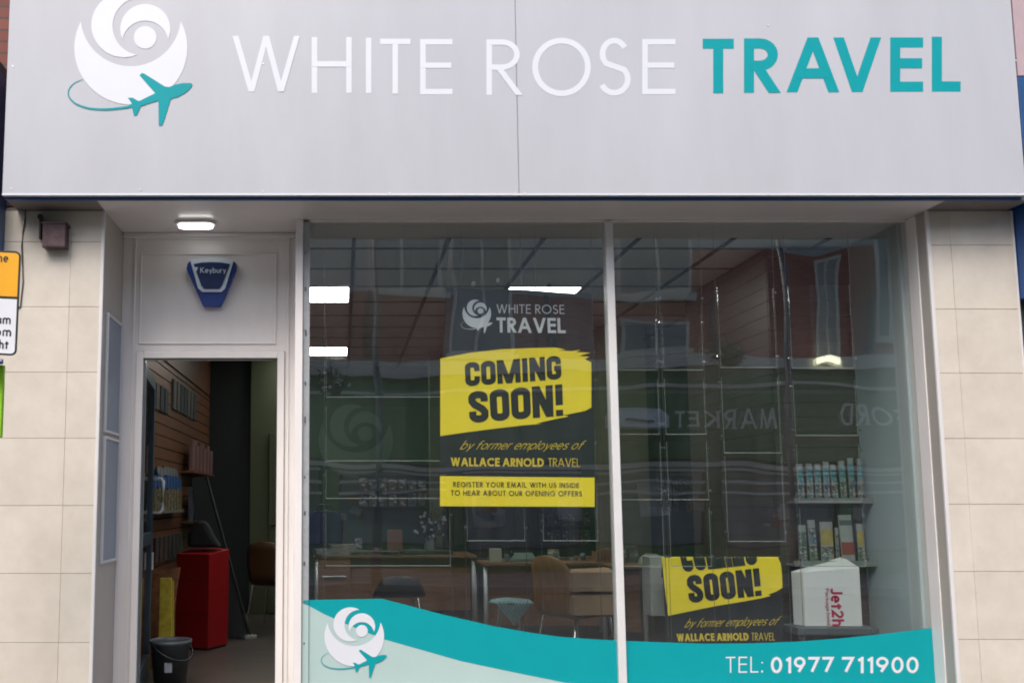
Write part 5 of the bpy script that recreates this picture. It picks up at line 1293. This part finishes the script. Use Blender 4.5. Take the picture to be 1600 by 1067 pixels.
def basket(px, py, lab):
    X, Zc = at(px, py, YM - 1.1).x, at(px, py, YM - 1.1).z; Yb = YO + 1.1
    o = thing('hanging_basket', (X, Yb, Zc), lab, 'hanging basket', 'hanging baskets on the market front')
    MB().lathe((X, Yb, Zc - .16), [(.001, -.16), (.15, -.10), (.24, .04), (.26, .1)], 16).build('bowl', black_m, o)
    MB().tube([(X, YO + .26, Zc + .5), (X, Yb, Zc + .5), (X, Yb, Zc - .05)], .015, 6).build('bracket', black_m, o)
    a_, b_ = MB(), MB()
    for i in range(260):
        v = Vector((random.gauss(0, 1), random.gauss(0, 1), random.gauss(0, 1))).normalized() * random.uniform(.1, .38); v.z *= .75
        c_ = Vector((X, Yb, Zc)) + v; u_ = Vector((random.uniform(-1, 1), random.uniform(-1, 1), random.uniform(-1, 1))).normalized() * .06; w_ = u_.cross(Vector((random.random(), random.random(), random.random()))).normalized() * .035
        (b_ if i % 6 == 0 else a_).quad([c_ - u_, c_ + w_, c_ + u_, c_ - w_])
    a_.build('foliage', mat('basket_leaf', (.06, .14, .05), .6, var=.4), o); b_.build('blossom', mat('basket_blossom', (.7, .65, .6), .6), o)
basket(520, 592, 'hanging basket over the market front, mirrored at the left end of the window')
basket(1137, 558, 'hanging basket over the market front, mirrored above the folded poster')
def lamp_post(px, lab):
    Ym = 16.0; X = at(px, 600, Ym).x; Yw = 2 * YG - Ym
    o = thing('street_lamp', (X, Yw, 0), lab, 'street lamp', 'lamp posts across the street')
    MB().tube([(X, Yw, 0), (X, Yw, 1.2), (X, Yw, 1.25), (X, Yw, 6.2)], [.09, .09, .055, .05], 12).build('post', dkgrey_m, o, smooth=True)
    MB().tube([(X, Yw, 6.15), (X, Yw + .4, 6.3), (X, Yw + .9, 6.32)], .03, 8).build('arm', dkgrey_m, o)
    B(X - .12, X + .12, Yw + .7, Yw + 1.2, 6.26, 6.4).build('lantern', silver_m, o, bevel=.03)
lamp_post(1228, 'grey lamp post across the street, mirrored left of the brochure shelves')
lamp_post(588, 'grey lamp post across the street, mirrored near the left of the window')
pm_ = [printed('street_poster_a', (.30, .10, .08), (.45, .42, .36), (.10, .14, .22), 4), printed('street_poster_b', (.40, .38, .30), (.12, .22, .14), (.35, .20, .10), 5), mat('pale_notice', (.55, .54, .50), .6)]
random.seed(21)
xx = XM0 + .5
while xx < XM1 - 1:
    w0 = random.uniform(.3, .9); z0 = random.uniform(.7, 1.5); h0 = random.uniform(.4, .9)
    B(xx, xx + w0, YO - .004, YO + .004, z0, min(z0 + h0, zsf - .1)).build('shop_poster', random.choice(pm_), mk); xx += w0 + random.uniform(.25, 1.3)
# grey office block at the right of the market, seen above the pillar side
ob = B(XM0, XM1, YO - 5, YO - .51, 0, 8.4).build('rear_block', mat('dull_render', (.25, .25, .24), .8), mk)
# lit sign lamp over the shopfront
la, lb_ = at(1290, 562, YM - .6), at(1332, 562, YM - .6)
lm = thing('wall_lamp', ((la.x + lb_.x) / 2, YO + .26, la.z), 'lit chevron shaped lamp over the market shopfront, mirrored in the right pane', 'lamp')
xm_ = (la.x + lb_.x) / 2; zc0 = at(1300, 566, YM - .6).z; zc1 = at(1300, 556, YM - .6).z
MB().prism([(la.x, YO + .3, zc0), (xm_, YO + .3, zc0 + .05), (lb_.x, YO + .3, zc0 - .03), (lb_.x, YO + .3, zc1 - .03), (xm_, YO + .3, zc1 + .05), (la.x, YO + .3, zc1)], (0, .12, 0)).build('lit_cover', mat('lit_yellow_cover', (.8, .8, .6), .5, var=0, emit=((1, .97, .68), 2.6)), lm)
B(la.x + .1, lb_.x - .1, YO + .251, YO + .299, zc0, zc1).build('bracket', dkgrey_m, lm)
